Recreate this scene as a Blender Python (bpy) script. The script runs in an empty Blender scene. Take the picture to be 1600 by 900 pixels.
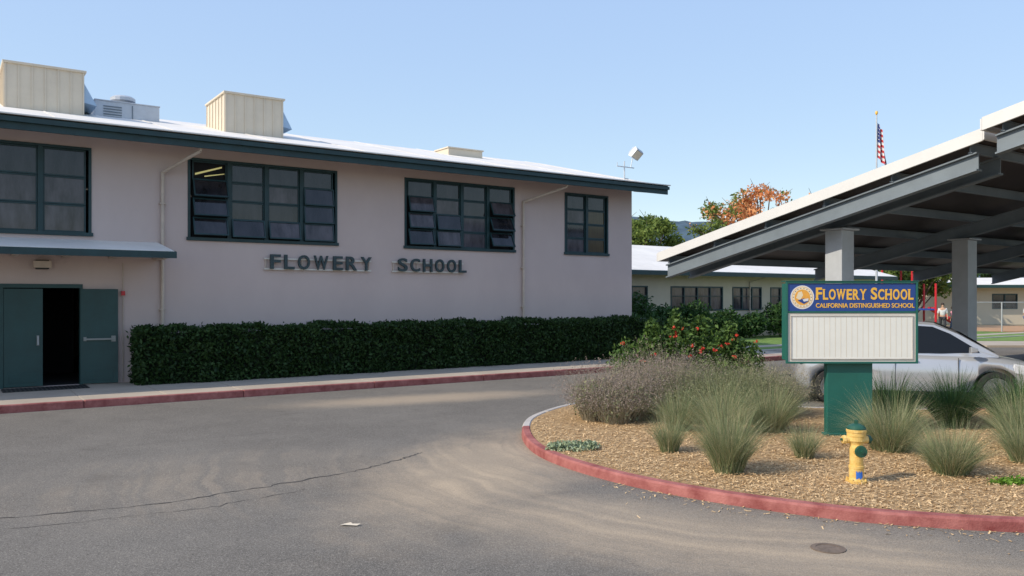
import bpy, math, random
import numpy as np
from mathutils import Matrix, Vector
random.seed(7); rng=np.random.default_rng(7)
S=bpy.context.scene; C=S.collection
A=math.radians(34.7)
FR=Matrix.Translation((-9.96,18.2,0))@Matrix.Rotation(A,4,'Z')
def W(t,y,z=0): return FR@Vector((t,y,z))

# ------------------------------------------------------------ materials
def mat(name,col,rough=.7,var=.12,scale=3.0,bump=0.0,bscale=60,metal=0.0,col2=None,island=0.0,spec=None,coat=0.0,stretch=None,emit=0):
    m=bpy.data.materials.new(name); m.use_nodes=True; nt=m.node_tree; N=nt.nodes; L=nt.links
    b=N['Principled BSDF']; b.inputs['Roughness'].default_value=rough; b.inputs['Metallic'].default_value=metal
    if spec is not None: b.inputs['Specular IOR Level'].default_value=spec
    if coat: b.inputs['Coat Weight'].default_value=coat; b.inputs['Coat Roughness'].default_value=.05
    if emit: b.inputs['Emission Color'].default_value=(*col,1); b.inputs['Emission Strength'].default_value=emit
    c1=(*[max(0,c*(1-var)) for c in col],1); c2=(*(col2 if col2 else [c*(1+var) for c in col]),1)
    tc=N.new('ShaderNodeTexCoord')
    mx=N.new('ShaderNodeMix'); mx.data_type='RGBA'; mx.inputs['A'].default_value=c1; mx.inputs['B'].default_value=c2
    if island:
        g=N.new('ShaderNodeNewGeometry'); L.new(g.outputs['Random Per Island'],mx.inputs['Factor'])
    else:
        n=N.new('ShaderNodeTexNoise'); n.inputs['Scale'].default_value=scale; n.inputs['Detail'].default_value=8; n.inputs['Roughness'].default_value=.65
        if stretch:
            mp=N.new('ShaderNodeMapping'); mp.inputs['Scale'].default_value=stretch; L.new(tc.outputs['Object'],mp.inputs['Vector']); L.new(mp.outputs['Vector'],n.inputs['Vector'])
        else: L.new(tc.outputs['Object'],n.inputs['Vector'])
        r=N.new('ShaderNodeValToRGB'); r.color_ramp.elements[0].position=.3; r.color_ramp.elements[1].position=.7
        L.new(n.outputs['Fac'],r.inputs['Fac']); L.new(r.outputs['Color'],mx.inputs['Factor'])
    L.new(mx.outputs['Result'],b.inputs['Base Color'])
    if bump:
        n2=N.new('ShaderNodeTexNoise'); n2.inputs['Scale'].default_value=bscale; n2.inputs['Detail'].default_value=4
        L.new(tc.outputs['Object'],n2.inputs['Vector'])
        bp=N.new('ShaderNodeBump'); bp.inputs['Strength'].default_value=bump; bp.inputs['Distance'].default_value=.02
        L.new(n2.outputs['Fac'],bp.inputs['Height']); L.new(bp.outputs['Normal'],b.inputs['Normal'])
    return m
def leafmat(name,c1,c2,rough=.55,trans=.25):
    m=mat(name,c1,rough,0,col2=c2,island=1.0)
    nt=m.node_tree;N=nt.nodes;L=nt.links
    b=N['Principled BSDF']; o=N['Material Output']
    tr=N.new('ShaderNodeBsdfTranslucent'); ms=N.new('ShaderNodeMixShader'); ms.inputs[0].default_value=trans
    src=b.inputs['Base Color'].links[0].from_socket
    L.new(src,tr.inputs['Color']); L.new(b.outputs[0],ms.inputs[1]); L.new(tr.outputs[0],ms.inputs[2]); L.new(ms.outputs[0],o.inputs['Surface'])
    b.inputs['Specular IOR Level'].default_value=.25
    return m
M={}
M['stucco']=mat('stucco',(.575,.465,.43),.92,.04,.8,.35,90,col2=(.605,.495,.455),stretch=(1.0,1.0,.6))
M['stucco_cream']=mat('stucco_cream',(.58,.50,.38),.9,.06,1.1,.3,90)
M['roofwhite']=mat('roof_white',(.80,.76,.70),.6,.10,.8,.1,30)
M['teal']=mat('teal_paint',(.010,.040,.045),.5,.25,4)
M['tealdoor']=mat('teal_door_paint',(.010,.052,.052),.45,.2,2)
M['letter']=mat('letter_paint',(.026,.050,.056),.5,.3,6)
M['cream']=mat('cream_trim',(.55,.46,.38),.7,.12,4)
M['rail']=mat('pale_rail',(.66,.62,.55),.6,.08,4)
M['hvac']=mat('cream_sheet_metal',(.64,.56,.44),.55,.08,1.5)
M['hvacgrey']=mat('galvanised',(.5,.53,.57),.45,.1,3,metal=.2)
M['barsteel']=mat('door_bar_steel',(.22,.24,.24),.4,.1,3,metal=.4)
M['blueflap']=mat('blue_flap',(.35,.5,.68),.5,.1,3)
M['dark']=mat('unlit_interior_shade',(.012,.012,.014),.9,.2)  # near-black colour paints in the shade of unlit rooms
M['glass']=mat('window_glass',(.008,.009,.011),.05,.4,1.4,col2=(.04,.038,.045),spec=.6,stretch=(2.5,2.5,.6))
M['glass2']=mat('window_glass_curtain',(.045,.04,.048),.08,.5,1.5,col2=(.11,.098,.11),spec=.5,stretch=(3,3,.8))
M['glass3']=mat('window_glass_amber',(.07,.05,.02),.1,.5,4,spec=.5,stretch=(5,5,.4))
M['lamp']=mat('fluorescent_tube',(.85,.75,.30),.5,0,1,emit=.25)
M['concrete']=mat('sidewalk_concrete',(.42,.36,.29),.9,.14,.9,.25,120)
M['redkerb']=mat('red_kerb_paint',(.30,.06,.055),.8,.35,4,.3,60,col2=(.44,.17,.15))
M['kerb']=mat('kerb_concrete',(.46,.43,.40),.9,.15,5,.3,60)
M['white']=mat('white_paint',(.72,.72,.71),.5,.05,3)
M['trim']=mat('light_grey_trim',(.66,.66,.65),.5,.04,2)
M['steel']=mat('carport_steel',(.42,.44,.46),.5,.1,2,metal=.1)
M['steeldk']=mat('carport_beam',(.17,.205,.235),.5,.12,2,metal=.1)
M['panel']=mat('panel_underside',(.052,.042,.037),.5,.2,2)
M['pv']=mat('photovoltaic_top',(.02,.025,.05),.15,.2,2)
M['hyellow']=mat('hydrant_yellow',(.74,.44,.08),.5,.2,12,.2,80,col2=(.80,.58,.22))
M['hgreen']=mat('hydrant_green',(.015,.08,.05),.45,.2,8)
M['hblue']=mat('marking_blue',(.03,.16,.62),.6,.2,8)
M['signgreen']=mat('sign_green',(.014,.115,.09),.45,.12,3)
M['signblue']=mat('sign_blue',(.02,.06,.25),.35,.08,2)
M['gold']=mat('sign_gold',(.85,.48,.06),.45,.05,4)
M['readerboard']=mat('reader_board',(.80,.79,.73),.4,.05,2)
M['mulch']=mat('mulch_soil',(.36,.215,.10),.95,.3,9,.9,70,col2=(.56,.38,.19))
M['chips']=mat('wood_chips',(.44,.28,.13),.9,0,col2=(.76,.55,.31),island=1)
M['bark']=mat('bark',(.12,.09,.07),.9,.3,8,.6,30)
M['silver']=mat('silver_car_paint',(.52,.54,.57),.28,.02,1,metal=.4,coat=.8)
M['redcar']=mat('red_car_paint',(.35,.02,.02),.25,.1,1,coat=.8)
M['carglass']=mat('car_glass',(.010,.012,.015),.06,.1,1,spec=.3)
M['tyre']=mat('tyre_rubber',(.02,.02,.02),.8,.2,10)
M['rim']=mat('alloy_rim',(.32,.33,.35),.35,.05,3,metal=.8)
M['lens']=mat('headlight_lens',(.7,.72,.75),.1,.05,3,spec=.8)
M['tail']=mat('tail_lamp',(.45,.02,.02),.2,.1,3)
M['plastic']=mat('black_plastic',(.03,.03,.03),.6,.2,5)
M['red']=mat('red_play_paint',(.55,.02,.03),.4,.1,3)
M['playblue']=mat('blue_play_paint',(.03,.08,.4),.4,.1,3)
M['skin']=mat('skin',(.5,.3,.2),.6,.05)
M['hair']=mat('hair',(.04,.025,.015),.7,.2)
M['hedge']=leafmat('hedge_leaf',(.012,.034,.009),(.048,.098,.026))
M['shrub']=leafmat('shrub_leaf',(.02,.055,.014),(.06,.13,.035))
M['rose']=leafmat('rose_leaf',(.035,.08,.018),(.12,.20,.045))
M['petal']=leafmat('rose_petal',(.60,.03,.02),(.85,.12,.08))
M['lav']=leafmat('lavender_stem',(.23,.205,.14),(.46,.41,.31),.85,.2)
M['lavtip']=leafmat('lavender_head',(.25,.195,.175),(.42,.345,.30),.85,.2)
M['lavg']=leafmat('lavender_foliage',(.13,.16,.075),(.32,.33,.19),.8,.2)
M['grass']=leafmat('tuft_blade',(.12,.17,.07),(.32,.37,.20),.7,.25)
M['grassdry']=leafmat('tuft_blade_dry',(.36,.33,.18),(.54,.49,.32),.7,.25)
M['lily']=leafmat('lily_blade',(.02,.06,.02),(.07,.15,.045),.5,.15)
M['cover']=leafmat('silver_groundcover',(.22,.30,.17),(.42,.48,.32),.7,.15)
M['weed']=leafmat('weed_leaf',(.08,.18,.02),(.2,.36,.05),.6,.25)
M['treegreen']=leafmat('tree_leaf_green',(.07,.12,.025),(.22,.29,.07),.6,.3)
M['treeorange']=leafmat('tree_leaf_orange',(.64,.22,.08),(.80,.44,.20),.6,.35)
M['dkgreen']=leafmat('far_leaf',(.02,.05,.015),(.06,.12,.04),.6,.25)
M['hill']=mat('hill_woodland_hazed',(.035,.075,.12),.95,.35,.02,col2=(.085,.14,.185))  # distance haze is painted into the woodland's blue base colour
M['lawn']=mat('lawn_grass',(.12,.22,.03),.9,.3,2,.6,80,col2=(.20,.31,.06))
M['earth']=mat('dry_earth',(.22,.19,.12),.95,.25,.05,col2=(.28,.24,.14))

# asphalt with dusty patch
def asphalt():
    m=bpy.data.materials.new('asphalt'); m.use_nodes=True; nt=m.node_tree;N=nt.nodes;L=nt.links
    b=N['Principled BSDF']; b.inputs['Roughness'].default_value=.92; b.inputs['Specular IOR Level'].default_value=.2
    tc=N.new('ShaderNodeTexCoord')
    def noise(s,d=6,r=.6,mapping=None):
        n=N.new('ShaderNodeTexNoise'); n.inputs['Scale'].default_value=s; n.inputs['Detail'].default_value=d; n.inputs['Roughness'].default_value=r
        L.new(mapping if mapping else tc.outputs['Object'],n.inputs['Vector']); return n.outputs['Fac']
    def ramp(src,a,bb):
        r=N.new('ShaderNodeMapRange'); r.inputs['From Min'].default_value=a; r.inputs['From Max'].default_value=bb; r.interpolation_type='SMOOTHSTEP'
        L.new(src,r.inputs['Value']); return r.outputs['Result']
    def mix(f,a,c):
        x=N.new('ShaderNodeMix'); x.data_type='RGBA'; L.new(f,x.inputs['Factor'])
        for k,v in (('A',a),('B',c)):
            if isinstance(v,tuple): x.inputs[k].default_value=(*v,1)
            else: L.new(v,x.inputs[k])
        return x.outputs['Result']
    def mth(op,a,c):
        x=N.new('ShaderNodeMath'); x.operation=op
        for i,v in enumerate((a,c)):
            if isinstance(v,(int,float)): x.inputs[i].default_value=v
            else: L.new(v,x.inputs[i])
        x.use_clamp=(op!='ADD'); return x.outputs[0]
    base=mix(ramp(noise(.35,7,.65),.35,.65),(.135,.124,.110),(.175,.161,.142))
    base=mix(mth('MULTIPLY',ramp(noise(2.2,6,.7),.5,.7),.4),base,(.205,.186,.160))
    base=mix(mth('MULTIPLY',ramp(noise(95,2,.6),.5,.66),.65),base,(.37,.34,.295))
    base=mix(mth('MULTIPLY',ramp(noise(60,2,.6),.54,.70),.65),base,(.05,.047,.043))
    base=mix(mth('MULTIPLY',ramp(noise(.9,4,.6),.60,.72),.30),base,(.085,.078,.070))
    def blob(cx,cy,sx,sy,rot,w=.7):
        q=N.new('ShaderNodeMapping'); q.vector_type='TEXTURE'; q.inputs['Location'].default_value=(cx,cy,0); q.inputs['Scale'].default_value=(sx,sy,1e6); q.inputs['Rotation'].default_value=(0,0,math.radians(rot))
        L.new(tc.outputs['Object'],q.inputs['Vector'])
        ln=N.new('ShaderNodeVectorMath'); ln.operation='LENGTH'; L.new(q.outputs['Vector'],ln.inputs[0])
        d=mth('ADD',ln.outputs['Value'],mth('MULTIPLY',noise(1.3,7,.7),w))
        r=N.new('ShaderNodeMapRange'); r.inputs['From Min'].default_value=1.6; r.inputs['From Max'].default_value=.55; r.interpolation_type='SMOOTHSTEP'
        L.new(d,r.inputs['Value']); return r.outputs['Result']
    q=N.new('ShaderNodeVectorMath');q.operation='DISTANCE';q.inputs[1].default_value=(4.6,12.6,0);L.new(tc.outputs['Object'],q.inputs[0])
    wv=N.new('ShaderNodeTexNoise');wv.noise_dimensions='1D';wv.inputs['Scale'].default_value=4.0;wv.inputs['Detail'].default_value=5;wv.inputs['Roughness'].default_value=.65
    L.new(mth('ADD',q.outputs['Value'],mth('MULTIPLY',noise(.5,5,.6),.9)),wv.inputs['W'])
    arc=mth('MULTIPLY',ramp(wv.outputs['Fac'],.32,.68),ramp(noise(.8,3,.5),.25,.55))
    d1=mth('MULTIPLY',blob(-.45,10.0,1.5,3.4,-12,.8),mth('ADD',mth('MULTIPLY',arc,.42),.62))
    d2=mth('MULTIPLY',blob(1.6,7.2,4.0,1.3,-28,.8),mth('ADD',mth('MULTIPLY',arc,.35),.50))
    d3=mth('MULTIPLY',blob(-1.8,17.0,3.2,.9,25),.7)
    d4=mth('MULTIPLY',blob(-3.2,9.5,3.4,2.2,25,1.0),mth('ADD',mth('MULTIPLY',arc,.22),.08))
    f=mth('MAXIMUM',mth('MAXIMUM',d1,d2),mth('MAXIMUM',d3,d4))
    f=mth('MULTIPLY',f,mth('ADD',mth('MULTIPLY',ramp(noise(70,4,.7),.35,.6),.42),.56))
    col=mix(f,base,(.50,.395,.28))
    L.new(col,b.inputs['Base Color'])
    bp=N.new('ShaderNodeBump'); bp.inputs['Strength'].default_value=.5; bp.inputs['Distance'].default_value=.012
    L.new(noise(80,4,.7),bp.inputs['Height']); L.new(bp.outputs['Normal'],b.inputs['Normal'])
    return m
M['asphalt']=asphalt()

# ------------------------------------------------------------ builders
def thing(name,label,cat,loc,rz=0.0,group=None):
    o=bpy.data.objects.new(name,None); o.empty_display_size=.3; C.objects.link(o)
    o.location=loc; o.rotation_euler=(0,0,rz); o['label']=label; o['category']=cat
    if group:o['group']=group
    return o
class MB:
    def __init__(s): s.v=[];s.f=[];s.m=[];s.mats=[]
    def mi(s,m):
        m=M[m] if isinstance(m,str) else m
        if m not in s.mats:s.mats.append(m)
        return s.mats.index(m)
    def add(s,V,F,m):
        k=len(s.v); i=s.mi(m); s.v+= [tuple(p) for p in V]
        for f in F: s.f.append(tuple(k+j for j in f)); s.m.append(i)
        return s
    def box(s,x0,x1,y0,y1,z0,z1,m,X=None):
        V=[(x0,y0,z0),(x1,y0,z0),(x1,y1,z0),(x0,y1,z0),(x0,y0,z1),(x1,y0,z1),(x1,y1,z1),(x0,y1,z1)]
        if X is not None: V=[X@Vector(p) for p in V]
        return s.add(V,[(0,3,2,1),(4,5,6,7),(0,1,5,4),(1,2,6,5),(2,3,7,6),(3,0,4,7)],m)
    def cyl(s,p0,p1,r0,r1,m,n=12):
        p0=Vector(p0);p1=Vector(p1);a=(p1-p0).normalized()
        u=a.orthogonal().normalized();w=a.cross(u)
        V=[]
        for p,r in((p0,r0),(p1,r1)):
            for i in range(n):
                q=2*math.pi*i/n; V.append(p+u*math.cos(q)*r+w*math.sin(q)*r)
        F=[(i,(i+1)%n,n+(i+1)%n,n+i) for i in range(n)]+[tuple(range(n))[::-1],tuple(range(n,2*n))]
        return s.add(V,F,m)
    def lathe(s,prof,m,n=20,X=None):
        V=[];F=[]
        for r,z in prof:
            for i in range(n):
                q=2*math.pi*i/n; p=Vector((r*math.cos(q),r*math.sin(q),z)); V.append(X@p if X is not None else p)
        for k in range(len(prof)-1):
            for i in range(n): F.append((k*n+i,k*n+(i+1)%n,(k+1)*n+(i+1)%n,(k+1)*n+i))
        F.append(tuple(range(n))[::-1]); F.append(tuple(range((len(prof)-1)*n,len(prof)*n)))
        return s.add(V,F,m)
    def loft(s,secs,m,closed=True):
        n=len(secs[0]);V=[p for q in secs for p in q];F=[]
        for k in range(len(secs)-1):
            for i in range(n if closed else n-1): F.append((k*n+i,k*n+(i+1)%n,(k+1)*n+(i+1)%n,(k+1)*n+i))
        F.append(tuple(range(n))[::-1]);F.append(tuple(range((len(secs)-1)*n,len(secs)*n)))
        return s.add(V,F,m)
    def obj(s,name,parent=None,bevel=0,smooth=False,fix=True):
        me=bpy.data.meshes.new(name); me.from_pydata(s.v,[],s.f)
        for m in s.mats: me.materials.append(m)
        me.polygons.foreach_set('material_index',s.m)
        if fix:
            import bmesh
            b=bmesh.new();b.from_mesh(me);bmesh.ops.recalc_face_normals(b,faces=b.faces);b.to_mesh(me);b.free()
        if smooth: me.polygons.foreach_set('use_smooth',[True]*len(me.polygons))
        o=bpy.data.objects.new(name,me);C.objects.link(o)
        if parent:o.parent=parent
        if bevel:
            b=o.modifiers.new('b','BEVEL');b.width=bevel;b.segments=2;b.limit_method='ANGLE';b.harden_normals=False
        return o
def struct(mb,name,frame=False,**k):
    o=mb.obj(name,**k); o['kind']='structure'
    if frame:o.matrix_world=FR
    return o
def fast(name,V,F,mats,parent=None,mi=None):
    me=bpy.data.meshes.new(name); V=np.asarray(V,dtype=np.float32);F=np.asarray(F,dtype=np.int32)
    nf,k=F.shape
    me.vertices.add(len(V));me.vertices.foreach_set('co',V.ravel())
    me.loops.add(nf*k);me.loops.foreach_set('vertex_index',F.ravel())
    me.polygons.add(nf);me.polygons.foreach_set('loop_start',np.arange(nf,dtype=np.int32)*k)
    for m in mats: me.materials.append(M[m])
    if mi is not None: me.polygons.foreach_set('material_index',np.asarray(mi,dtype=np.int32))
    me.update(calc_edges=True)
    o=bpy.data.objects.new(name,me);C.objects.link(o)
    if parent:o.parent=parent
    return o
def leaves(P,size,flat=.0):
    n=len(P); a=rng.normal(size=(n,3)); a/=np.linalg.norm(a,axis=1)[:,None]
    b=rng.normal(size=(n,3)); b-= (b*a).sum(1)[:,None]*a; b/=np.linalg.norm(b,axis=1)[:,None]
    s=size*rng.uniform(.6,1.3,size=(n,1)); c=np.cross(a,b)*s*.15
    V=np.stack([P-a*s,P+b*s*.5+c,P+a*s,P-b*s*.5+c],1).reshape(-1,3)
    return V,np.arange(n*4).reshape(-1,4)
def blades(n,R,H,w,spread=.5,droop=.25,seg=4,basez=0):
    ang=rng.uniform(0,2*np.pi,n); rad=R*np.sqrt(rng.uniform(0,1,n))*.35
    base=np.stack([rad*np.cos(ang),rad*np.sin(ang),np.full(n,basez)],1)
    lean=spread*(.08+.92*rng.uniform(0,1,n)**.8); h=H*rng.uniform(.45,1.08,n)
    a2=ang+rng.normal(0,.6,n); dirx=np.stack([np.cos(a2),np.sin(a2),np.zeros(n)],1)
    side=np.stack([-np.sin(a2),np.cos(a2),np.zeros(n)],1)
    sr=rng.uniform(0,np.pi,n)[:,None]; side=side*np.cos(sr)+dirx*np.sin(sr)
    wob=rng.normal(0,.055,(n,1))*H
    V=[]
    for k in range(seg+1):
        u=k/seg
        p=base+dirx*(h*lean*(u**1.4))[:,None]+side*wob*u*u
        p[:,2]+=h*(u-droop*lean*u**3)*np.sqrt(np.maximum(.2,1-(lean*.75)**2))
        ww=w*(1-u*.92)
        V.append(p-side*ww);V.append(p+side*ww)
    V=np.stack(V,1); nv=2*(seg+1)
    F=[]
    for k in range(seg): F.append([2*k,2*k+1,2*k+3,2*k+2])
    F=np.array(F)[None]+(np.arange(n)*nv)[:,None,None]
    return V.reshape(-1,3),F.reshape(-1,4)
def cat(*VF):
    Vs=[];Fs=[];k=0
    for V,F in VF: Vs.append(V);Fs.append(F+k);k+=len(V)
    return np.concatenate(Vs),np.concatenate(Fs)
def blobpts(n,lobes,shell=.35):
    out=[]
    w=np.array([l[3]*l[4]*l[5] for l in lobes])**(2/3);w/=w.sum()
    for l,c in zip(lobes,rng.multinomial(n,w)):
        d=rng.normal(size=(c,3));d/=np.linalg.norm(d,axis=1)[:,None]
        r=(1-shell*rng.uniform(0,1,c)**1.3)
        r*=1+.16*np.sin(d[:,0]*7+l[0]*3)*np.cos(d[:,2]*6+d[:,1]*5+l[1])+rng.normal(0,.07,c)
        out.append(d*r[:,None]*np.array(l[3:6])+np.array(l[:3]))
    return np.concatenate(out)
def text_mesh(s,size,ext=0,off=0):
    c=bpy.data.curves.new('t','FONT');c.body=s;c.size=size;c.extrude=ext;c.offset=off
    o=bpy.data.objects.new('t',c);C.objects.link(o)
    dg=bpy.context.evaluated_depsgraph_get();me=bpy.data.meshes.new_from_object(o.evaluated_get(dg))
    bpy.data.objects.remove(o);bpy.data.curves.remove(c)
    v=np.zeros(len(me.vertices)*3,dtype=np.float32);me.vertices.foreach_get('co',v);v=v.reshape(-1,3)
    F=[tuple(p.vertices) for p in me.polygons];bpy.data.meshes.remove(me)
    return v,F
def put_text(mb,s,x0,x1,z0,z1,y,m,ext=.01,off=0.0):
    """text in the XZ plane facing -Y, fitted to the rectangle"""
    v,F=text_mesh(s,1.0,1.0,off)
    mn=v.min(0);mx=v.max(0)
    X=x0+(v[:,0]-mn[0])/(mx[0]-mn[0])*(x1-x0);Z=z0+(v[:,1]-mn[1])/(mx[1]-mn[1])*(z1-z0)
    Y=y-v[:,2]*ext
    mb.add(list(zip(X.tolist(),Y.tolist(),Z.tolist())),F,m)
SER={'F':[(-.1,.42,0)],'L':[(-.1,.4,1)],'E':[],'R':[(0,.4,0),(.68,1.05,0)],'Y':[(.3,.7,0),(-.05,.3,1),(.7,1.05,1)],'H':[(-.02,.36,0),(-.02,.36,1),(.64,1.02,0),(.64,1.02,1)],'W':[(-.03,.2,1),(.8,1.03,1),(.4,.6,1)],'O':[],'S':[],'C':[]}
ADV={'F':.78,'L':.78,'O':1.0,'W':1.3,'E':.8,'R':.95,'Y':.9,'S':.8,'C':.92,'H':1.0,' ':.5}
def serif_text(mb,s,x0,x1,z0,zc,zs,y,m,ext,off=.02):
    tot=sum(ADV[c]*(1.18 if (i==0 or s[i-1]==' ') else 1) for i,c in enumerate(s));k=(x1-x0)/tot;x=x0
    for i,c in enumerate(s):
        big=(i==0 or s[i-1]==' ');a=ADV[c]*(1.18 if big else 1)*k
        if c!=' ':
            zt=zc if big else zs;w=a*.86;h=zt-z0
            put_text(mb,c,x,x+w,z0,zt,y,m,ext,off)
            for (a0,a1,top) in SER[c]:
                zz=(zt-h*.10) if top else z0
                mb.box(x+w*a0,x+w*a1,y-ext-.0015,y,zz,zz+h*.10,m)
        x+=a

# ------------------------------------------------------------ ground
mb=MB();mb.add([(-3000,-300,0),(3000,-300,0),(3000,5000,0),(-3000,5000,0)],[(0,1,2,3)],'earth');struct(mb,'ground')
mb=MB();mb.add([(-60,-20,.004),(70,-20,.004),(70,50,.004),(-60,50,.004)],[(0,1,2,3)],'asphalt');struct(mb,'road')
mb=MB()
t=-24.0
while t<21.5:
    mb.box(t+.006,t+1.5-.006,-3.11,-.02,-.05,.15,'concrete');t+=1.5
struct(mb,'sidewalk',frame=True,bevel=.008)
mb=MB();mb.box(-24,21.5,-3.11,0.0,-.05,.14,'kerb');struct(mb,'sidewalk_base',frame=True)
mb=MB();t=-24.0
while t<21.5:
    mb.box(t+.004,t+3-.004,-3.24,-3.115,-.05,.152,'redkerb');t+=3
mb.box(21.0,21.16,-3.11,0,-.05,.152,'redkerb')
struct(mb,'sidewalk_kerb',frame=True,bevel=.02)
mb=MB();mb.box(21.6,48,-.6,7.1,-.05,.12,'lawn');struct(mb,'lawn',frame=True)
mb=MB();mb.box(21.6,48,-.76,-.602,-.05,.14,'kerb');mb.box(22,50,.6,1.4,.10,.126,'concrete');struct(mb,'lawn_kerb',frame=True)
mb=MB();mb.box(20,70,38,46,-.05,.10,'lawn');struct(mb,'playground_lawn')
mb=MB();mb.box(20,70,34.5,37.9,-.05,.09,'concrete');struct(mb,'playground_path')
mb=MB();mb.box(27,70,48.8,58,-.05,.11,mat('playground_bark',(.45,.25,.12),.9,.2,2));struct(mb,'playground_surface')
mb=MB()
for k in range(6):
    t0=15.0+k*2.75
    mb.box(t0,t0+.1,-13.2,-8.4,.004,.009,'white')
struct(mb,'parking_stall_marking',frame=True)

# island
def smooth_closed(pts,k=6):
    out=[];n=len(pts)
    for i in range(n):
        p0,p1,p2,p3=[np.array(pts[(i+j)%n],float) for j in(-1,0,1,2)]
        for a in range(k):
            u=a/k;out.append(.5*((2*p1)+(-p0+p2)*u+(2*p0-5*p1+4*p2-p3)*u*u+(-p0+3*p1-3*p2+p3)*u**3))
    return np.array(out)
IP=[(4.57,7.30),(3.79,7.47),(3.03,7.75),(1.98,8.45),(1.10,9.37),(.415,10.62),(.16,11.95),(.21,13.4),(.57,14.5),(1.07,15.4),(1.9,16.5),(3.0,17.3),(4.0,17.2),(4.6,16.3),(4.95,15.2),(6.2,14.8),(8,14.7),(14,14.7),(14.3,11),(14,7.0),(9,7.0),(6.5,7.08)]
IS=smooth_closed(IP)
def offset(P,d):
    n=len(P);T=np.roll(P,-1,0)-np.roll(P,1,0);T/=np.linalg.norm(T,axis=1)[:,None]
    Nn=np.stack([T[:,1],-T[:,0]],1)
    return P+Nn*d
area=.5*np.sum(IS[:,0]*np.roll(IS[:,1],-1)-np.roll(IS[:,0],-1)*IS[:,1])
sg=1 if area<0 else -1
inn=offset(IS,.16*sg)
if abs(.5*np.sum(inn[:,0]*np.roll(inn[:,1],-1)-np.roll(inn[:,0],-1)*inn[:,1]))>abs(area): sg=-sg
inn=offset(IS,.135*sg)
c1=offset(IS,.012*sg);c2=offset(IS,.03*sg);c3=offset(IS,.12*sg)
mb=MB();n=len(IS)
prof=[(IS,-.03),(c1,.092),(c2,.113),(c3,.118),(inn,.105),(inn,-.03)]
for i in range(n):
    j=(i+1)%n
    mm='kerb' if (6*6+3<=i<6*16) else 'redkerb'
    V=[];
    for P,z in prof: V+=[(P[i][0],P[i][1],z),(P[j][0],P[j][1],z)]
    mb.add(V,[(2*k,2*k+1,2*k+3,2*k+2) for k in range(5)],mm)
struct(mb,'island_kerb')
def inpoly(P,poly):
    x,y=P[:,0],P[:,1];c=np.zeros(len(P),bool);n=len(poly)
    for i in range(n):
        x0,y0=poly[i];x1,y1=poly[(i+1)%n]
        q=((y0>y)!=(y1>y))&(x<(x1-x0)*(y-y0)/((y1-y0)+1e-12)+x0);c^=q
    return c
mb=MB();V=[(*p,.108) for p in inn]
from mathutils.geometry import tessellate_polygon
tri=tessellate_polygon([[Vector((p[0],p[1],0)) for p in inn]])
mb.add(V,[tuple(t) for t in tri],'mulch');struct(mb,'planting_bed')
ins=offset(IS,.16*sg)
P=np.stack([rng.uniform(0,9.5,130000),rng.uniform(7,17.5,130000)],1)
keep=rng.uniform(0,1,len(P))<np.clip(1.25-(P[:,1]-7)/7,.10,1);P=P[keep];P=P[inpoly(P,ins)]
Q=np.stack([rng.uniform(1.0,6.5,7000),rng.uniform(6.6,9.4,7000)],1)
d=np.min(np.linalg.norm(Q[:,None]-IS[None],axis=2),axis=1);Q=Q[(~inpoly(Q,IS))&(d<rng.exponential(.13,len(Q)))]
P3=np.concatenate([np.c_[P,np.full(len(P),.111)+rng.uniform(0,.022,len(P))],np.c_[Q,np.full(len(Q),.012)]])
n=len(P3);an=rng.uniform(0,np.pi*2,n);tl=rng.normal(0,.22,n);L_=rng.uniform(.006,.027,n)[:,None];w_=rng.uniform(.002,.007,n)[:,None]
a=np.stack([np.cos(an)*np.cos(tl),np.sin(an)*np.cos(tl),np.sin(tl)],1);b=np.stack([-np.sin(an),np.cos(an),rng.normal(0,.25,n)],1)
V=np.stack([P3-a*L_-b*w_,P3+a*L_-b*w_,P3+a*L_+b*w_,P3-a*L_+b*w_],1).reshape(-1,3)
o=fast('mulch_chips',V,np.arange(n*4).reshape(-1,4),['chips']);o['kind']='stuff';o['label']='loose tan wood chip mulch covering the kerbed planting bed';o['category']='mulch'

def strip(name,pts,w,z,m):
    mb=MB();pts=np.array(pts,float)
    dense=[]
    for i in range(len(pts)-1):
        for k in range(14):
            u=k/14;p=pts[i]*(1-u)+pts[i+1]*u;dense.append(p+rng.normal(0,.018,2))
    dense=np.array(dense);T=np.gradient(dense,axis=0);T/=np.linalg.norm(T,axis=1)[:,None];Nn=np.stack([-T[:,1],T[:,0]],1)
    ww=w*rng.uniform(.15,1.2,len(dense))[:,None];a=dense-Nn*ww;b=dense+Nn*ww
    V=[];
    for p,q in zip(a,b):V+=[(*p,z),(*q,z)]
    mb.add(V,[(2*i,2*i+1,2*i+3,2*i+2) for i in range(len(dense)-1)],m);return struct(mb,name,fix=False)
tar=mat('tar_seam',(.085,.077,.068),.9,.3,5)
strip('road_crack',[(-4.9,7.75),(-3.6,8.3),(-2.7,9.1),(-1.9,9.9),(-1.45,10.6),(-1.2,11.1)],.014,.008,tar)
strip('road_seam',[(-6.0,6.9),(-4.2,7.55),(-3.0,8.2),(-2.2,9.0)],.006,.008,tar)
strip('road_crack_far',[(-9,9.8),(-6,11.2),(-3,13.2),(0,15.2)],.005,.008,tar)
mb=MB();mb.lathe([(.14,.0),(.14,.012),(.10,.014),(.10,.010),(.0,.010)],mat('iron_cover',(.16,.12,.09),.8,.3,20),24)
v=thing('valve_cover','small round rusty iron valve cover set in asphalt','valve cover',(2.64,6.84,0));mb.obj('cover_lid',v)
mb=MB();mb.add([(-.09,-.02,.014),(.07,-.03,.01),(.1,.0,.02),(.02,.02,.014),(-.07,.02,.01)],[(0,1,2,3,4)],'hvac');mb.add([(-.07,.02,.01),(.02,.02,.014),(.0,.035,.022)],[(0,1,2)],'hvac')
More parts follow.
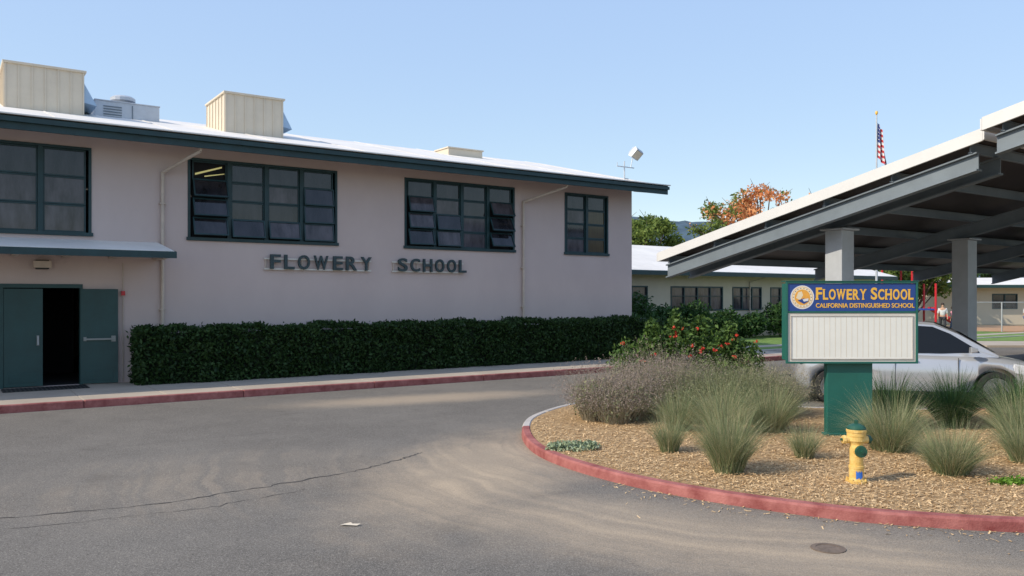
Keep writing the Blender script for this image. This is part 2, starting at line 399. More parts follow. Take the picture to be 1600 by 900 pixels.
v=thing('fallen_leaf','dry curled pale leaf lying on the asphalt','leaf',(-1.49,7.53,.004));mb.obj('leaf_blade',v)

# ------------------------------------------------------------ main building
B=thing('school_building','long two-storey-high pale stucco school building with white roof and teal windows','building',W(0,0,0),A)
wins=[(-3.35,.555,4),(2.63,6.44,4),(8.44,12.21,4),(14.165,16.01,2)]
ZB,ZT=3.48,5.48
ops=[(a,b,ZB,ZT) for a,b,_ in wins]+[(-1.16,.33,.15,2.33)]
def wall_front(mb,t0,t1,z0,z1,ops,m,depth=.16):
    xs=sorted(set([t0,t1]+[o[0] for o in ops]+[o[1] for o in ops]));zs=sorted(set([z0,z1]+[o[2] for o in ops]+[o[3] for o in ops]))
    for i in range(len(xs)-1):
        for j in range(len(zs)-1):
            cx=(xs[i]+xs[i+1])/2;cz=(zs[j]+zs[j+1])/2
            if any(o[0]<cx<o[1] and o[2]<cz<o[3] for o in ops):continue
            mb.add([(xs[i],0,zs[j]),(xs[i+1],0,zs[j]),(xs[i+1],0,zs[j+1]),(xs[i],0,zs[j+1])],[(0,1,2,3)],m)
    for a,b,c,d in ops:
        mb.add([(a,0,c),(a,depth,c),(a,depth,d),(a,0,d)],[(0,1,2,3)],m);mb.add([(b,0,c),(b,depth,c),(b,depth,d),(b,0,d)],[(0,3,2,1)],m)
        mb.add([(a,0,d),(a,depth,d),(b,depth,d),(b,0,d)],[(0,1,2,3)],m);mb.add([(a,0,c),(b,0,c),(b,depth,c),(a,depth,c)],[(0,1,2,3)],m)
mb=MB();wall_front(mb,-24,17.08,-.05,5.95,ops,'stucco')
E0,E1=-24,17.08
for te in(E0,E1): mb.add([(te,0,-.05),(te,12,-.05),(te,12,5.95),(te,6,7.38),(te,0,5.95)],[(0,1,2,3,4)],'stucco')
mb.add([(E0,12,-.05),(E1,12,-.05),(E1,12,5.95),(E0,12,5.95)],[(0,1,2,3)],'stucco')
wl=mb.obj('wall',B,fix=False)
mb=MB();mb.box(-3.3,2,.17,6,.10,.16,'dark');mb.box(-1.5,.6,3.5,3.6,.16,3,'dark');mb.obj('floor',B)  # black floor and upright sheet paint the shade inside the doorway
def rz(y): return 5.85+(y+1)*.2417 if y<6 else 5.85+7*.2417-(y-6)*.2417
mb=MB();R0,R1=-24.6,17.72;th=.12
prof=[(-1.0,rz(-1)),(6,rz(6)),(13,rz(13)),(13,rz(13)-th),(6,rz(6)-th),(-1,rz(-1)-th)]
mb.loft([[(R0,y,z) for y,z in prof],[(R1,y,z) for y,z in prof]],'roofwhite')
roof=mb.obj('roof',B)
mb=MB()
t=R0
while t<R1-.5:
    y0,y1=-.98,5.98
    mb.add([(t,y0,rz(y0)+.003),(t+.035,y0,rz(y0)+.003),(t+.035,y1,rz(y1)+.003),(t,y1,rz(y1)+.003),(t,y0,rz(y0)+.012),(t+.035,y0,rz(y0)+.012),(t+.035,y1,rz(y1)+.012),(t,y1,rz(y1)+.012)],[(4,5,6,7),(0,1,5,4),(0,4,7,3),(1,2,6,5)],'roofwhite')
    t+=2.44
mb.obj('roof_seam',roof)
mb=MB();mb.box(R0,R1+.02,-1.05,-1.003,5.55,5.83,'teal');mb.box(R0,R1+.02,-1.13,-1.053,5.70,5.80,'teal')
mb.add([(R1+.003,-1.0,5.60),(R1+.003,6,rz(6)-.25),(R1+.003,6,rz(6)-.002),(R1+.003,-1.0,5.845),(R1+.04,-1.0,5.60),(R1+.04,6,rz(6)-.25),(R1+.04,6,rz(6)-.002),(R1+.04,-1.0,5.845)],[(0,1,2,3),(4,5,6,7),(0,1,5,4),(2,3,7,6),(0,3,7,4)],'teal')
mb.box(R0,R1+.05,-1.16,-1.0,5.835,5.862,'roofwhite')
mb.obj('fascia',roof)
mb=MB();t=R0+.3
while t<R1:
    mb.add([(t,-.99,5.56),(t+.1,-.99,5.56),(t+.1,.02,5.72),(t,.02,5.72),(t,-.99,5.72),(t+.1,-.99,5.72),(t+.1,.02,5.965),(t,.02,5.965)],[(0,3,2,1),(4,5,6,7),(0,1,5,4),(1,2,6,5),(2,3,7,6),(3,0,4,7)],'cream');t+=1.22
mb.obj('rafter_tails',roof)
def sash(mb,mg,x0,x1,z0,z1,y,fw,tilt,gm):
    X=Matrix.Translation((0,y,z1))@Matrix.Rotation(-tilt,4,'X')@Matrix.Translation((0,-y,-z1)) if tilt else None
    d0,d1=y-.02,y+.02
    if tilt: d0-=.07;d1-=.07
    mb.box(x0,x0+fw,d0,d1,z0,z1,'teal',X);mb.box(x1-fw,x1,d0,d1,z0,z1,'teal',X)
    mb.box(x0+fw,x1-fw,d0,d1,z0,z0+fw,'teal',X);mb.box(x0+fw,x1-fw,d0,d1,z1-fw,z1,'teal',X)
    if gm is None: return
    jx=random.uniform(-.006,.006)
    V=[(x0+fw,(d0+d1)/2+jx,z0+fw),(x1-fw,(d0+d1)/2-jx,z0+fw),(x1-fw,(d0+d1)/2-jx,z1-fw),(x0+fw,(d0+d1)/2+jx,z1-fw)]
    if X is not None:V=[X@Vector(p) for p in V]
    mg.add(V,[(0,1,2,3)],gm)
for wi,(a,b,nc) in enumerate(wins):
    mb=MB();mg=MB();y=.05;fo=.06
    mb.box(a+.003,a+fo,-.02,.12,ZB+.003,ZT-.003,'teal');mb.box(b-fo,b-.003,-.02,.12,ZB+.003,ZT-.003,'teal')
    mb.box(a+fo,b-fo,-.022,.12,ZT-fo,ZT-.003,'teal');mb.box(a-.03,b+.03,-.05,.12,ZB+.003,ZB+fo+.02,'teal')
    cw=(b-a-2*fo)/nc;rows=4 if wi!=0 else 3
    zz0=ZB+fo+.02;zz1=ZT-fo;rh=(zz1-zz0)/rows
    for c in range(nc):
        xa=a+fo+c*cw
        if c: mb.box(xa-.05,xa+.05,-.018,.11,zz0,zz1,'teal')
        xa+=.052;xb=a+fo+(c+1)*cw-.052
        mg.add([(xa,.115,zz0),(xb,.115,zz0),(xb,.115,zz1),(xa,.115,zz1)],[(0,1,2,3)],'dark')  # dark sheet behind the sashes stands in for room shade
        for r in range(rows):
            z0=zz0+r*rh+.004;z1=zz0+(r+1)*rh-.004
            tilt=0
            if wi==1 and c in(0,3) and r<3:tilt=math.radians(20 if c==0 else 8)
            if wi==1 and c in (1,2) and r==0:tilt=math.radians(14)
            if wi==2 and c==3 and r<3:tilt=math.radians(26)
            if wi==2 and c==0 and r<3:tilt=math.radians(16)
            if wi==2 and c==1 and r in(0,1):tilt=math.radians(12)
            g='glass' if random.random()<.55 else 'glass2'
            if r==rows-1:g='glass'
            if wi==3 and c==1:g='glass3' if r<3 else 'glass'
            if wi==0: g='glass2' if r<2 and c>1 else 'glass'
            if wi==1 and c==0 and r==3:
                g=None
                mg.add([(xa+.08,.10,z0+.12),(xb-.10,.10,z1-.12),(xb-.10,.10,z1-.08),(xa+.08,.10,z0+.17)],[(0,1,2,3)],'lamp')
                mg.add([(xa+.3,.10,z0+.09),(xb-.04,.10,z0+.19),(xb-.04,.10,z0+.21),(xa+.3,.10,z0+.12)],[(0,1,2,3)],'lamp')
            sash(mb,mg,xa,xb,z0,z1,y,.032,tilt,g)
    w=mb.obj('window',B);mg.obj('glass_pane',w,fix=False)
def leaf(hinge,width,ang,flip,label):
    e=MB();e.box(0,width,-.045,0,.012,2.14,'tealdoor')
    e.box(.1,width-.1,-.052,-.0455,.10,.30,'tealdoor')
    o=e.obj('door',B,bevel=.004);o.location=hinge;o.rotation_euler=(0,0,ang)
    h=MB()
    if flip:
        h.box(.06,width-.05,-.10,-.075,.99,1.03,'barsteel');h.box(.06,.12,-.075,-.046,.97,1.06,'barsteel');h.box(width-.14,width-.05,-.075,-.046,.95,1.08,'barsteel')
    else:
        h.box(width-.12,width-.07,-.07,-.046,.9,1.12,'barsteel');h.cyl((width-.095,-.1,.92),(width-.095,-.1,1.1),.01,.01,'hvacgrey',8)
    h.obj('handle',o)
    if label:o['label']=label
leaf((-1.14,.03,.155),.735,0,False,'closed teal door leaf')
leaf((.33,-.02,.155),.76,math.radians(-7),True,'open teal door leaf with steel push bar')
mb=MB();mb.box(-1.22,-1.145,-.03,.13,.15,2.4,'tealdoor');mb.box(.315,.375,-.03,.13,.15,2.4,'tealdoor');mb.box(-1.145,.315,-.03,.13,2.315,2.4,'tealdoor');mb.obj('door_frame',B)
mb=MB();mb.add([(-5,-.003,3.40),(1.95,-.003,3.40),(2.0,-1.5,3.13),(-5,-1.5,3.13),(-5,-.003,3.33),(1.95,-.003,3.33),(2.0,-1.5,3.06),(-5,-1.5,3.06)],[(0,1,2,3),(4,5,6,7),(0,1,5,4),(1,2,6,5),(2,3,7,6),(3,0,4,7)],'roofwhite')
cn=mb.obj('canopy',B)
mb=MB();mb.box(-5,2.04,-1.56,-1.503,2.97,3.115,'teal');mb.add([(2.003,-1.5,2.98),(2.003,-.01,3.2),(2.003,-.01,3.33),(2.003,-1.5,3.12),(2.04,-1.5,2.98),(2.04,-.01,3.2),(2.04,-.01,3.33),(2.04,-1.5,3.12)],[(0,1,2,3),(4,5,6,7),(0,1,5,4),(2,3,7,6)],'teal')
for k in range(8): mb.box(-4.8+k*.95,-4.7+k*.95,-1.49,-.02,2.98,3.055,'cream')
mb.obj('canopy_fascia',cn)
for (tx,tw) in((2.72,2.05),(13.55,12.5)):
    mb=MB();mb.cyl((tx,-.95,5.62),(tx-.02,-.9,5.5),.04,.04,'cream',8);mb.cyl((tx-.02,-.9,5.5),(tw,-.07,5.05),.04,.04,'cream',8);mb.cyl((tw,-.07,5.07),(tw,-.07,.9),.04,.04,'cream',8)
    for z in(1.8,3.0,4.3):mb.box(tw-.07,tw+.07,-.115,0,z,z+.03,'cream')
    mb.obj('downspout',B)
mb=MB();mb.cyl((1.2,-.04,.2),(1.2,-.04,2.9),.012,.012,'cream',6);mb.box(1.16,1.24,-.07,-.001,2.15,2.25,'red');mb.obj('alarm_conduit',B)
mb=MB();mb.box(-.55,-.3,-.18,-.001,2.72,2.92,'plastic');mb.box(-.6,-.25,-.22,-.19,2.75,2.9,'cream');mb.obj('wall_lamp',B,bevel=.01)
def word(s,t0,t1,z0,z1,rt0,rt1):
    mb=MB();n=len(s)
    wds={'W':1.25,'E':.85,'F':.85,'L':.85};tot=sum(wds.get(c,1) for c in s);k=(t1-t0)/tot;x=t0
    for i,c in enumerate(s):
        a=wds.get(c,1)*k
        put_text(mb,c,x,x+a*.74,z0,z1,-.10,'letter',.03,.018);x+=a
    o=mb.obj('sign_lettering',B,fix=False);o['label']='dark teal block letters spelling %s on pale rails'%s.lower()
    r=MB()
    for z in(z0-.02,z0+.24):r.box(rt0,rt1,-.06,-.035,z,z+.04,'rail')
    for x in np.linspace(rt0+.05,rt1-.05,4):r.box(x-.012,x+.012,-.035,0,z0-.01,z0+.27,'cream')
    r.obj('sign_rail',o)
word('FLOWERY',4.60,7.50,2.83,3.20,4.46,7.40)
word('SCHOOL',8.19,10.50,2.83,3.20,8.03,10.34)
v=thing('door_mat','dark rubber door mat on the concrete before the doors','mat',W(-.4,-.6,.151),A);mb=MB();mb.box(-.8,.8,-.35,.35,0,.015,'plastic')
for k in range(20):mb.box(-.78+k*.08,-.74+k*.08,-.33,.33,.015,.02,'tyre')
mb.obj('mat_surface',v)
def housing(t0,t1,y0,y1,zt,label):
    e=thing('rooftop_housing',label,'roof equipment',W(t0,y0,rz(y0)),A,'cream metal housings on the roof');zb=rz(y0)
    w=t1-t0;d=y1-y0;h=zt-zb;mb=MB()
    mb.box(0,w,0,d,0,h-.06,'hvac')
    n=6
    for k in range(n+1): x=k*(w-.03)/n;mb.box(x,x+.03,-.022,.0,.0,h-.06,'hvac')
    for k in range(n+1): y=k*(d-.03)/n;mb.box(-.022,0,y,y+.03,.0,h-.06,'hvac')
    mb.obj('housing_shell',e)
    mb=MB();mb.box(-.05,w+.05,-.05,d+.05,h-.058,h,'hvac');mb.obj('housing_cap',e,bevel=.01)
    mb=MB();mb.add([(w+.003,.1,.35),(w+.003,d-.3,.35),(w+.3,d-.3,.3),(w+.3,.1,.3),(w+.003,.1,.85),(w+.003,d-.3,.85)],[(0,1,2,3),(4,3,2,5),(0,3,4),(1,5,2)],'blueflap');mb.obj('vent_hood',e)
housing(-1.0,.70,2.35,4.25,7.78,'cream ribbed metal housing with cap on the white roof')
housing(4.16,5.78,2.35,4.25,7.78,'cream ribbed metal housing with cap on the white roof')
e=thing('rooftop_air_unit','low grey air handling unit with mushroom vent on roof','roof equipment',W(1.1,3.5,rz(3.5)-.14),A)
mb=MB();mb.box(0,1.6,0,.9,0,.55,'hvacgrey');mb.box(-.02,1.62,-.02,.92,.55,.58,'hvacgrey')
for k in range(5):mb.box(.2,.65,-.02,0,.12+k*.07,.15+k*.07,'steeldk')
mb.box(.9,.93,-.015,0,.03,.5,'steeldk')
mb.obj('unit_cabinet',e,bevel=.01)
mb=MB();mb.lathe([(.2,.58),(.2,.66),(.32,.68),(.32,.76),(.25,.81),(.0,.82)],'hvacgrey',16,Matrix.Translation((.75,.45,0)));mb.obj('roof_vent',e)
e=thing('skylight_curb','low cream skylight box on the white roof','skylight',W(12.2,4,rz(4)),A)
mb=MB();mb.box(0,1.4,0,.9,-.05,.24,'hvac');mb.box(-.04,1.44,-.04,.94,.241,.29,'hvac');mb.obj('skylight_box',e,bevel=.01)
e=thing('roof_floodlight','grey floodlight on a short pole with crossbar on roof','floodlight',W(17.2,.5,rz(.5)),A)
mb=MB();mb.cyl((0,0,-.02),(0,0,.62),.025,.02,'hvacgrey',8);mb.cyl((-.35,0,.42),(.45,0,.42),.018,.018,'hvacgrey',8);mb.cyl((-.33,0,.42),(-.33,0,.55),.012,.012,'hvacgrey',6)
mb.box(-.1,.1,-.1,.1,-.02,.02,'hvacgrey');mb.cyl((.3,0,.42),(.38,0,.75),.015,.015,'hvacgrey',6);mb.obj('pole',e)
X=Matrix.Translation((.42,-.05,.88))@Matrix.Rotation(math.radians(38),4,'X')@Matrix.Rotation(math.radians(20),4,'Y')
mb=MB();mb.loft([[X@Vector(p) for p in((-.2,-.13,-.1),(.2,-.13,-.1),(.2,-.13,.22),(-.2,-.13,.22))],[X@Vector(p) for p in((-.22,.0,-.13),(.22,.0,-.13),(.22,.0,.25),(-.22,.0,.25))],[X@Vector(p) for p in((-.13,.16,-.05),(.13,.16,-.05),(.13,.16,.16),(-.13,.16,.16))]],'hvacgrey');mb.obj('lamp_head',e)
mb=MB();mb.add([X@Vector(p) for p in((-.17,-.135,-.07),(.17,-.135,-.07),(.17,-.135,.19),(-.17,-.135,.19))],[(0,1,2,3)],'hvac');mb.obj('lamp_glass',e,fix=False)

# ------------------------------------------------------------ hedge
def scatter_box(n,x0,x1,y0,y1,z0,z1):
    A1=(x1-x0)*(z1-z0);A2=(x1-x0)*(y1-y0);A3=(y1-y0)*(z1-z0);w=np.array([A1,A2,A3,A3]);c=rng.multinomial(n,w/w.sum());o=[]
    u=lambda k:rng.uniform(0,1,k)
    o.append(np.stack([x0+u(c[0])*(x1-x0),np.full(c[0],y0),z0+u(c[0])*(z1-z0)],1));o.append(np.stack([x0+u(c[1])*(x1-x0),y0+u(c[1])*(y1-y0),np.full(c[1],z1)],1))
    o.append(np.stack([np.full(c[2],x0),y0+u(c[2])*(y1-y0),z0+u(c[2])*(z1-z0)],1));o.append(np.stack([np.full(c[3],x1),y0+u(c[3])*(y1-y0),z0+u(c[3])*(z1-z0)],1))
    P=np.concatenate(o)
    bump=.05*np.sin(P[:,0]*3.1)+.04*np.sin(P[:,0]*7.3+1)+.03*np.sin(P[:,2]*9+P[:,0]*2)
    P[:,1]+=bump+rng.normal(0,.045,len(P));P[:,2]+=np.where(P[:,2]>z1-.01,bump*.7,0)+rng.normal(0,.04,len(P));P[:,0]+=rng.normal(0,.05,len(P));return P
e=thing('hedge','long clipped dark green hedge along the stucco wall','hedge',W(1.4,-1.05,.15),A)
P=scatter_box(42000,0,16.0,0,.85,.0,1.22);V,F=leaves(P,.05);fast('foliage',V,F,['hedge'],e)
mb=MB();mb.box(.1,15.9,.12,.75,-.02,1.12,mat('hedge_core',(.008,.016,.006),.95,.3,9));mb.obj('hedge_core_box',e)  # solid, very dark box filling the hedge behind its leaves

# ------------------------------------------------------------ plants
def shrub(name,label,cat_,loc,lobes,n,size,m,group=None,rose=0):
    e=thing(name,label,cat_,loc,0,group);P=blobpts(n,lobes,.6);P=P[P[:,2]>0.02];V,F=leaves(P,size);fast('foliage',V,F,[m],e)
    mb=MB();zt=max(l[2] for l in lobes)
    for k in range(7):
        l=random.choice(lobes);mb.cyl((random.uniform(-.1,.1),random.uniform(-.1,.1),-.05),(l[0]+random.uniform(-.2,.2),l[1]+random.uniform(-.2,.2),l[2]),.025,.008,'bark',6)
    mb.obj('stem',e)
    if rose:
        P=blobpts(rose*12,lobes,.04);P=P[(P[:,2]>.4*zt)&(P[:,1]<.1)];P=P[rng.permutation(len(P))][:rose];Q=[]
        for p in P:Q.append(p+rng.normal(0,.017,(16,3))*np.array([1,1,.8])+np.array([0,-.10,.05]))
        V,F=leaves(np.concatenate(Q),.024);fast('blossom',V,F,['petal'],e)
    return e
BZ=.108
shrub('rose_bush','tall green rose bush dotted with red blossoms behind lavender','rose bush',(3.5,16.2,BZ),[(-1.15,0,.65,.45,.5,.5),(-.6,0,.85,.45,.5,.58),(-.05,.1,.95,.5,.5,.6),(.5,0,.85,.55,.6,.6),(1.0,-.1,.70,.48,.45,.5),(-.75,-.1,1.33,.16,.18,.3),(-.25,.1,1.5,.14,.16,.3),(.25,.1,1.38,.2,.2,.28),(.8,0,1.25,.18,.2,.3)],10000,.048,'rose',rose=26)
def tuft(name,label,cat_,x,y,R,H,n,w,m,spread=.55,droop=.3,extra=None,group=None,z=BZ):
    e=thing(name,label,cat_,(x,y,z),random.uniform(0,6),group);V,F=blades(n,R,H,w,spread,droop)
    mi=None;mats=[m]
    if extra: mats=[m,extra];mi=np.repeat((rng.uniform(0,1,n)<.32).astype(int),4)
    fast('foliage',V,F,mats,e,mi);return e
def lavender(x,y,R,H,n,m,tip,label,corem):
    e=thing('lavender_bush',label,'bush',(x,y,BZ),random.uniform(0,6),'lavender clumps in the planting bed')
    parts=[]
    for k in range(11):
        a=k*2.4;r=R*.62*math.sqrt(k/11);V,F=blades(n//11,R*.8,H*(1-.32*(r/R))*random.uniform(.74,1.16),.0032,.85,.3,3)
        parts.append((V+np.array([r*math.cos(a),r*math.sin(a),0]),F))
    V,F=cat(*parts)
    ends=V.reshape(-1,8,3)[:,6:8].mean(1);P=[]
    for k in range(3): P.append(ends+rng.normal(0,.010,ends.shape)-np.array([0,0,.022*k]))
    V2,F2=leaves(np.concatenate(P),.011)
    lobes=[(R*.45*math.cos(k*1.3),R*.45*math.sin(k*1.3),H*random.uniform(.18,.34),R*.48,R*.48,H*random.uniform(.26,.38)) for k in range(5)]
    core=blobpts(5500,lobes,.6);core=core[core[:,2]>.02];V3,F3=leaves(core,.028)
    Va,Fa=cat((V,F),(V3,F3),(V2,F2));mi=np.concatenate([np.zeros(len(F)),np.full(len(F3),2),np.ones(len(F2))])
    fast('foliage',Va,Fa,[m,tip,corem],e,mi)
lavender(1.70,13.5,.80,1.0,6500,'lav','lavtip','large faded mauve lavender clump spilling over mulch','lavg')
lavender(2.60,14.2,.85,1.2,6500,'lav','lavtip','large faded mauve lavender clump beside the rose bush','lavg')
lavender(3.35,13.4,.9,1.08,6500,'lavg','lavg','grey-green lavender clump with dry stems','lavg')
lavender(4.15,14.0,.8,.95,5000,'lavg','lav','grey-green lavender clump with dry stems','lavg')
G='grass tufts planted in the mulch bed'
tuft('grass_tuft','small upright grey-green grass tuft in wood chips','grass tuft',2.03,10.6,.32,.58,1000,.0022,'grass',.72,.35,'grassdry',G)
tuft('grass_tuft','tall dense green grass tuft in wood chips','grass tuft',2.47,9.35,.45,.92,2300,.0023,'grass',.74,.4,'grassdry',G)
tuft('grass_tuft','small upright grey-green grass tuft in wood chips','grass tuft',3.64,10.2,.3,.52,900,.0022,'grass',.8,.4,'grassdry',G)
tuft('grass_tuft','wide feathery grass tuft behind the yellow hydrant','grass tuft',4.95,10.7,.65,.95,2600,.0024,'grass',1.0,.5,'grassdry',G)
tuft('grass_tuft','spreading green grass tuft in wood chips','grass tuft',4.95,9.25,.5,.74,2200,.0023,'grass',.95,.5,'grassdry',G)
tuft('grass_tuft','tall grass tuft near the edge of the bed','grass tuft',6.75,10.8,.55,1.05,2200,.0024,'grass',.9,.45,'grassdry',G)
tuft('grass_tuft','dry green grass tuft beside the lavender','grass tuft',3.85,12.2,.55,.9,1800,.0026,'grass',.9,.4,'grassdry',G)
tuft('grass_tuft','tall loose grass tuft beside the lavender','grass tuft',3.1,12.0,.55,.95,1700,.0026,'grass',.9,.4,'grassdry',G)
tuft('grass_tuft','dry green grass tuft beside the lavender','grass tuft',2.5,12.3,.45,.75,1200,.0026,'grass',.9,.4,'grassdry',G)
tuft('grass_tuft','spreading green grass tuft in wood chips','grass tuft',6.2,9.9,.45,.75,1500,.0024,'grass',.9,.4,'grassdry',G)
G2='dark strappy lily clumps in the bed'
for (x,y,h) in((6.75,12.6,.95),(6.1,13.2,.9),(7.6,12.4,1.0),(8.3,13.1,1.0),(5.75,12.3,.75),(7.2,13.3,.9)):
    tuft('lily_clump','dark green strappy lily clump with stiff upright blades','lily',x,y,.5,h,650,.007,'lily',.9,.3,None,G2)
e=thing('ground_cover_plant','low silvery green ground cover plant near the kerb','plant',(.8,10.75,BZ));P=blobpts(1500,[(0,0,.03,.3,.2,.09),(.2,.05,.03,.16,.13,.08),(-.22,-.02,.03,.14,.12,.07)],.6);P=P[P[:,2]>0];V,F=leaves(P,.026);fast('foliage',V,F,['cover'],e)
e=thing('weed_patch','small bright green weeds growing through wood chips','weed',(5.35,8.75,BZ));P=blobpts(700,[(0,0,.02,.3,.12,.06)],.8);P=P[P[:,2]>0];V,F=leaves(P,.022);fast('foliage',V,F,['weed'],e)
for i,(t,y,h,r) in enumerate([(19.3,3.6,2.0,1.0),(21.2,4.6,2.3,1.1),(23.4,5.2,1.7,1.0),(25.6,5.4,1.9,1.1),(28,5.5,1.5,.9),(30.4,5.8,1.3,.8),(32.6,5.6,2.0,1.0),(35,5.9,1.4,.9)]):
    shrub('shrub','dense dark green shrub against the low wing','shrub',W(t,y,.11),[(-.3*r,0,h*.45,.75*r,.7*r,h*.42),(.35*r,.1,h*.55,.7*r,.7*r,h*.43)],2600,.09,'shrub','foundation shrubs along the wing')

# ------------------------------------------------------------ low wing
Wg=thing('classroom_wing','low cream classroom wing with white roof and teal windows','building',W(17.6,7.2,0),A)
mb=MB();wo=[(26.3-17.6,30-17.6,1.45,2.65),(30.7-17.6,33-17.6,1.45,2.65),(33.7-17.6,35.4-17.6,1.45,2.65),(38-17.6,40.2-17.6,1.45,2.65),(5.2,7.2,1.45,2.65)]
LW=26.0;wall_front(mb,0,LW,0,3.35,wo,'stucco_cream');mb.add([(LW,0,0),(LW,10,0),(LW,10,3.35),(LW,5.2,4.7),(LW,0,3.35)],[(0,1,2,3,4)],'stucco_cream');mb.add([(0,0,0),(0,10,0),(0,10,3.35),(0,5.2,4.7),(0,0,3.35)],[(4,3,2,1,0)],'stucco_cream');mb.add([(0,10,0),(LW,10,0),(LW,10,3.35),(0,10,3.35)],[(0,1,2,3)],'stucco_cream');mb.obj('wall',Wg,fix=False)
def rz2(y):return 3.36+(y+.8)*.27 if y<5.2 else 3.36+6*.27-(y-5.2)*.27
prof=[(-.8,rz2(-.8)),(5.2,rz2(5.2)),(11.2,rz2(11.2)),(11.2,rz2(11.2)-.1),(5.2,rz2(5.2)-.1),(-.8,rz2(-.8)-.1)]
mb=MB();mb.loft([[(-.1,y,z) for y,z in prof],[(LW+.8,y,z) for y,z in prof]],'roofwhite');r2=mb.obj('roof',Wg)
mb=MB();mb.box(-.1,LW+.82,-.85,-.803,3.14,3.34,'teal');mb.obj('fascia',r2)
for (a,b,c,d) in wo:
    mb=MB();n=max(2,round((b-a)/.9));mb.box(a,a+.07,-.02,.1,c,d,'teal');mb.box(b-.07,b,-.02,.1,c,d,'teal');mb.box(a+.07,b-.07,-.02,.1,d-.07,d,'teal');mb.box(a+.07,b-.07,-.03,.1,c,c+.07,'teal')
    for k in range(1,n):x=a+(b-a)*k/n;mb.box(x-.035,x+.035,-.015,.09,c+.07,d-.07,'teal')
    mb.box(a+.07,b-.07,-.012,.08,c+.7,c+.74,'teal')
    w=mb.obj('window',Wg);mg=MB();mg.box(a+.07,b-.07,.05,.06,c+.07,d-.07,'glass2');mg.obj('glass_pane',w)
mb=MB();mb.cyl((15.0,-.75,3.2),(14.4,-.06,2.9),.035,.035,'cream',8);mb.cyl((14.4,-.06,2.92),(14.4,-.06,.2),.035,.035,'cream',8);mb.obj('downspout',Wg)

# ------------------------------------------------------------ carports
def carport(t0,t1,yl,yh,zl,slope,cols,ycol,label):
    e=thing('solar_carport',label,'carport',W(t0,ycol,0),A,'solar carports over the parking')
    yl-=ycol;yh-=ycol;L=t1-t0;z=lambda y:zl+(yl-y)*slope
    def bar(mb,x0,x1,ya,yb,top,bot,m):
        mb.add([(x0,ya,z(ya)+bot),(x1,ya,z(ya)+bot),(x1,yb,z(yb)+bot),(x0,yb,z(yb)+bot),(x0,ya,z(ya)+top),(x1,ya,z(ya)+top),(x1,yb,z(yb)+top),(x0,yb,z(yb)+top)],[(0,3,2,1),(4,5,6,7),(0,1,5,4),(1,2,6,5),(2,3,7,6),(3,0,4,7)],m)
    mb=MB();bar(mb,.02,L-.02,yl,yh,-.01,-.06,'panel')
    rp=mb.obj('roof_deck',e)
    mb=MB();x=.03
    while x<L-1:
        y=yl-.02
        while y-1.95>yh:
            bar(mb,x,x+.98,y,y-1.92,.035,-.005,'pv');y-=1.95
        x+=1.0
    mb.obj('solar_panels',rp)
    mb=MB();bar(mb,-.03,.018,yl+.02,yh-.02,.07,-.15,'trim');bar(mb,L-.018,L+.03,yl+.02,yh-.02,.07,-.15,'trim')
    bar(mb,-.03,L+.03,yl+.05,yl+.023,.05,-.14,'trim');bar(mb,-.03,L+.03,yh-.023,yh-.05,.05,-.14,'trim');mb.obj('edge_trim',rp)
    for c in [.12]+[q-t0 for q in cols]+[L-.3]:
        mb=MB();w=.18
        bar(mb,c,c+w,yl-.12,yh+.15,-.26,-.29,'steeldk');bar(mb,c,c+w,yl-.12,yh+.15,-.56,-.59,'steeldk');bar(mb,c+.07,c+.1,yl-.12,yh+.15,-.29,-.56,'steeldk')
        mb.obj('rafter',e)
    n=6
    for k in range(n):
        y=yl-.25+(yh-yl+.5)*k/(n-1)
        mb=MB();zz=z(y);mb.box(.10,L-.1,y-.035,y+.035,zz-.255,zz-.235,'steeldk');mb.box(.10,L-.1,y-.012,y+.008,zz-.235,zz-.09,'steeldk');mb.box(.10,L-.1,y-.035,y+.035,zz-.09,zz-.07,'steeldk');mb.obj('purlin',e)
    for q in cols:
        c=q-t0+.09;mb=MB();mb.box(c-.22,c+.22,-.2,.2,-.02,z(0)-.64,'steel');mb.box(c-.3,c+.3,-.28,.28,z(0)-.64,z(0)-.60,'steel')
        mb.box(c-.35,c+.35,-.33,.33,0,.02,'steel');mb.obj('column',e,bevel=.02)
carport(12.54,40,-5.85,-13.63,3.16,.23,[13.45,18.7,24,29.3,34.6,39],-10.23,'white-edged solar carport with grey steel columns, roof tilted upward')
carport(12.25,36,-13.80,-19.6,5.08,.23,[14.6,20,26,32],-17.0,'second solar carport stepped above the first one')

# ------------------------------------------------------------ monument sign
e=thing('school_sign','green framed school sign with blue name panel and blank reader board','sign',(4.87,11.85,BZ))
o=BZ
mb=MB();mb.box(-.33,.33,-.04,.08,-.05,1.07,'signgreen');mb.box(-.36,.36,-.06,.10,-.05,.04,'signgreen');mb.obj('post',e,bevel=.01)
mb=MB();zt=2.33-o;zm0=1.895-o;zb=1.155-o;HW=.945;fw_=.028
mb.box(-HW,HW,-.09,.07,zb+.05,zt-.03,'signgreen')
mb.box(-HW,-HW+fw_,-.125,-.09,zb,zt,'signgreen');mb.box(HW-fw_,HW,-.125,-.09,zb,zt,'signgreen');mb.box(-HW+fw_,HW-fw_,-.125,-.09,zt-.025,zt,'signgreen');mb.box(-HW+fw_,HW-fw_,-.125,-.09,zb,zb+.026,'signgreen');mb.box(-HW+fw_,HW-fw_,-.12,-.09,zm0-.014,zm0+.010,'signgreen')
mb.box(-HW-.008,HW+.008,-.132,.08,zt,zt+.012,'signgreen')
mb.obj('frame',e,bevel=.003)
mb=MB();mb.box(-HW+fw_+.002,HW-fw_-.002,-.110,-.092,zm0+.012,zt-.027,'signblue');pn=mb.obj('name_panel',e)
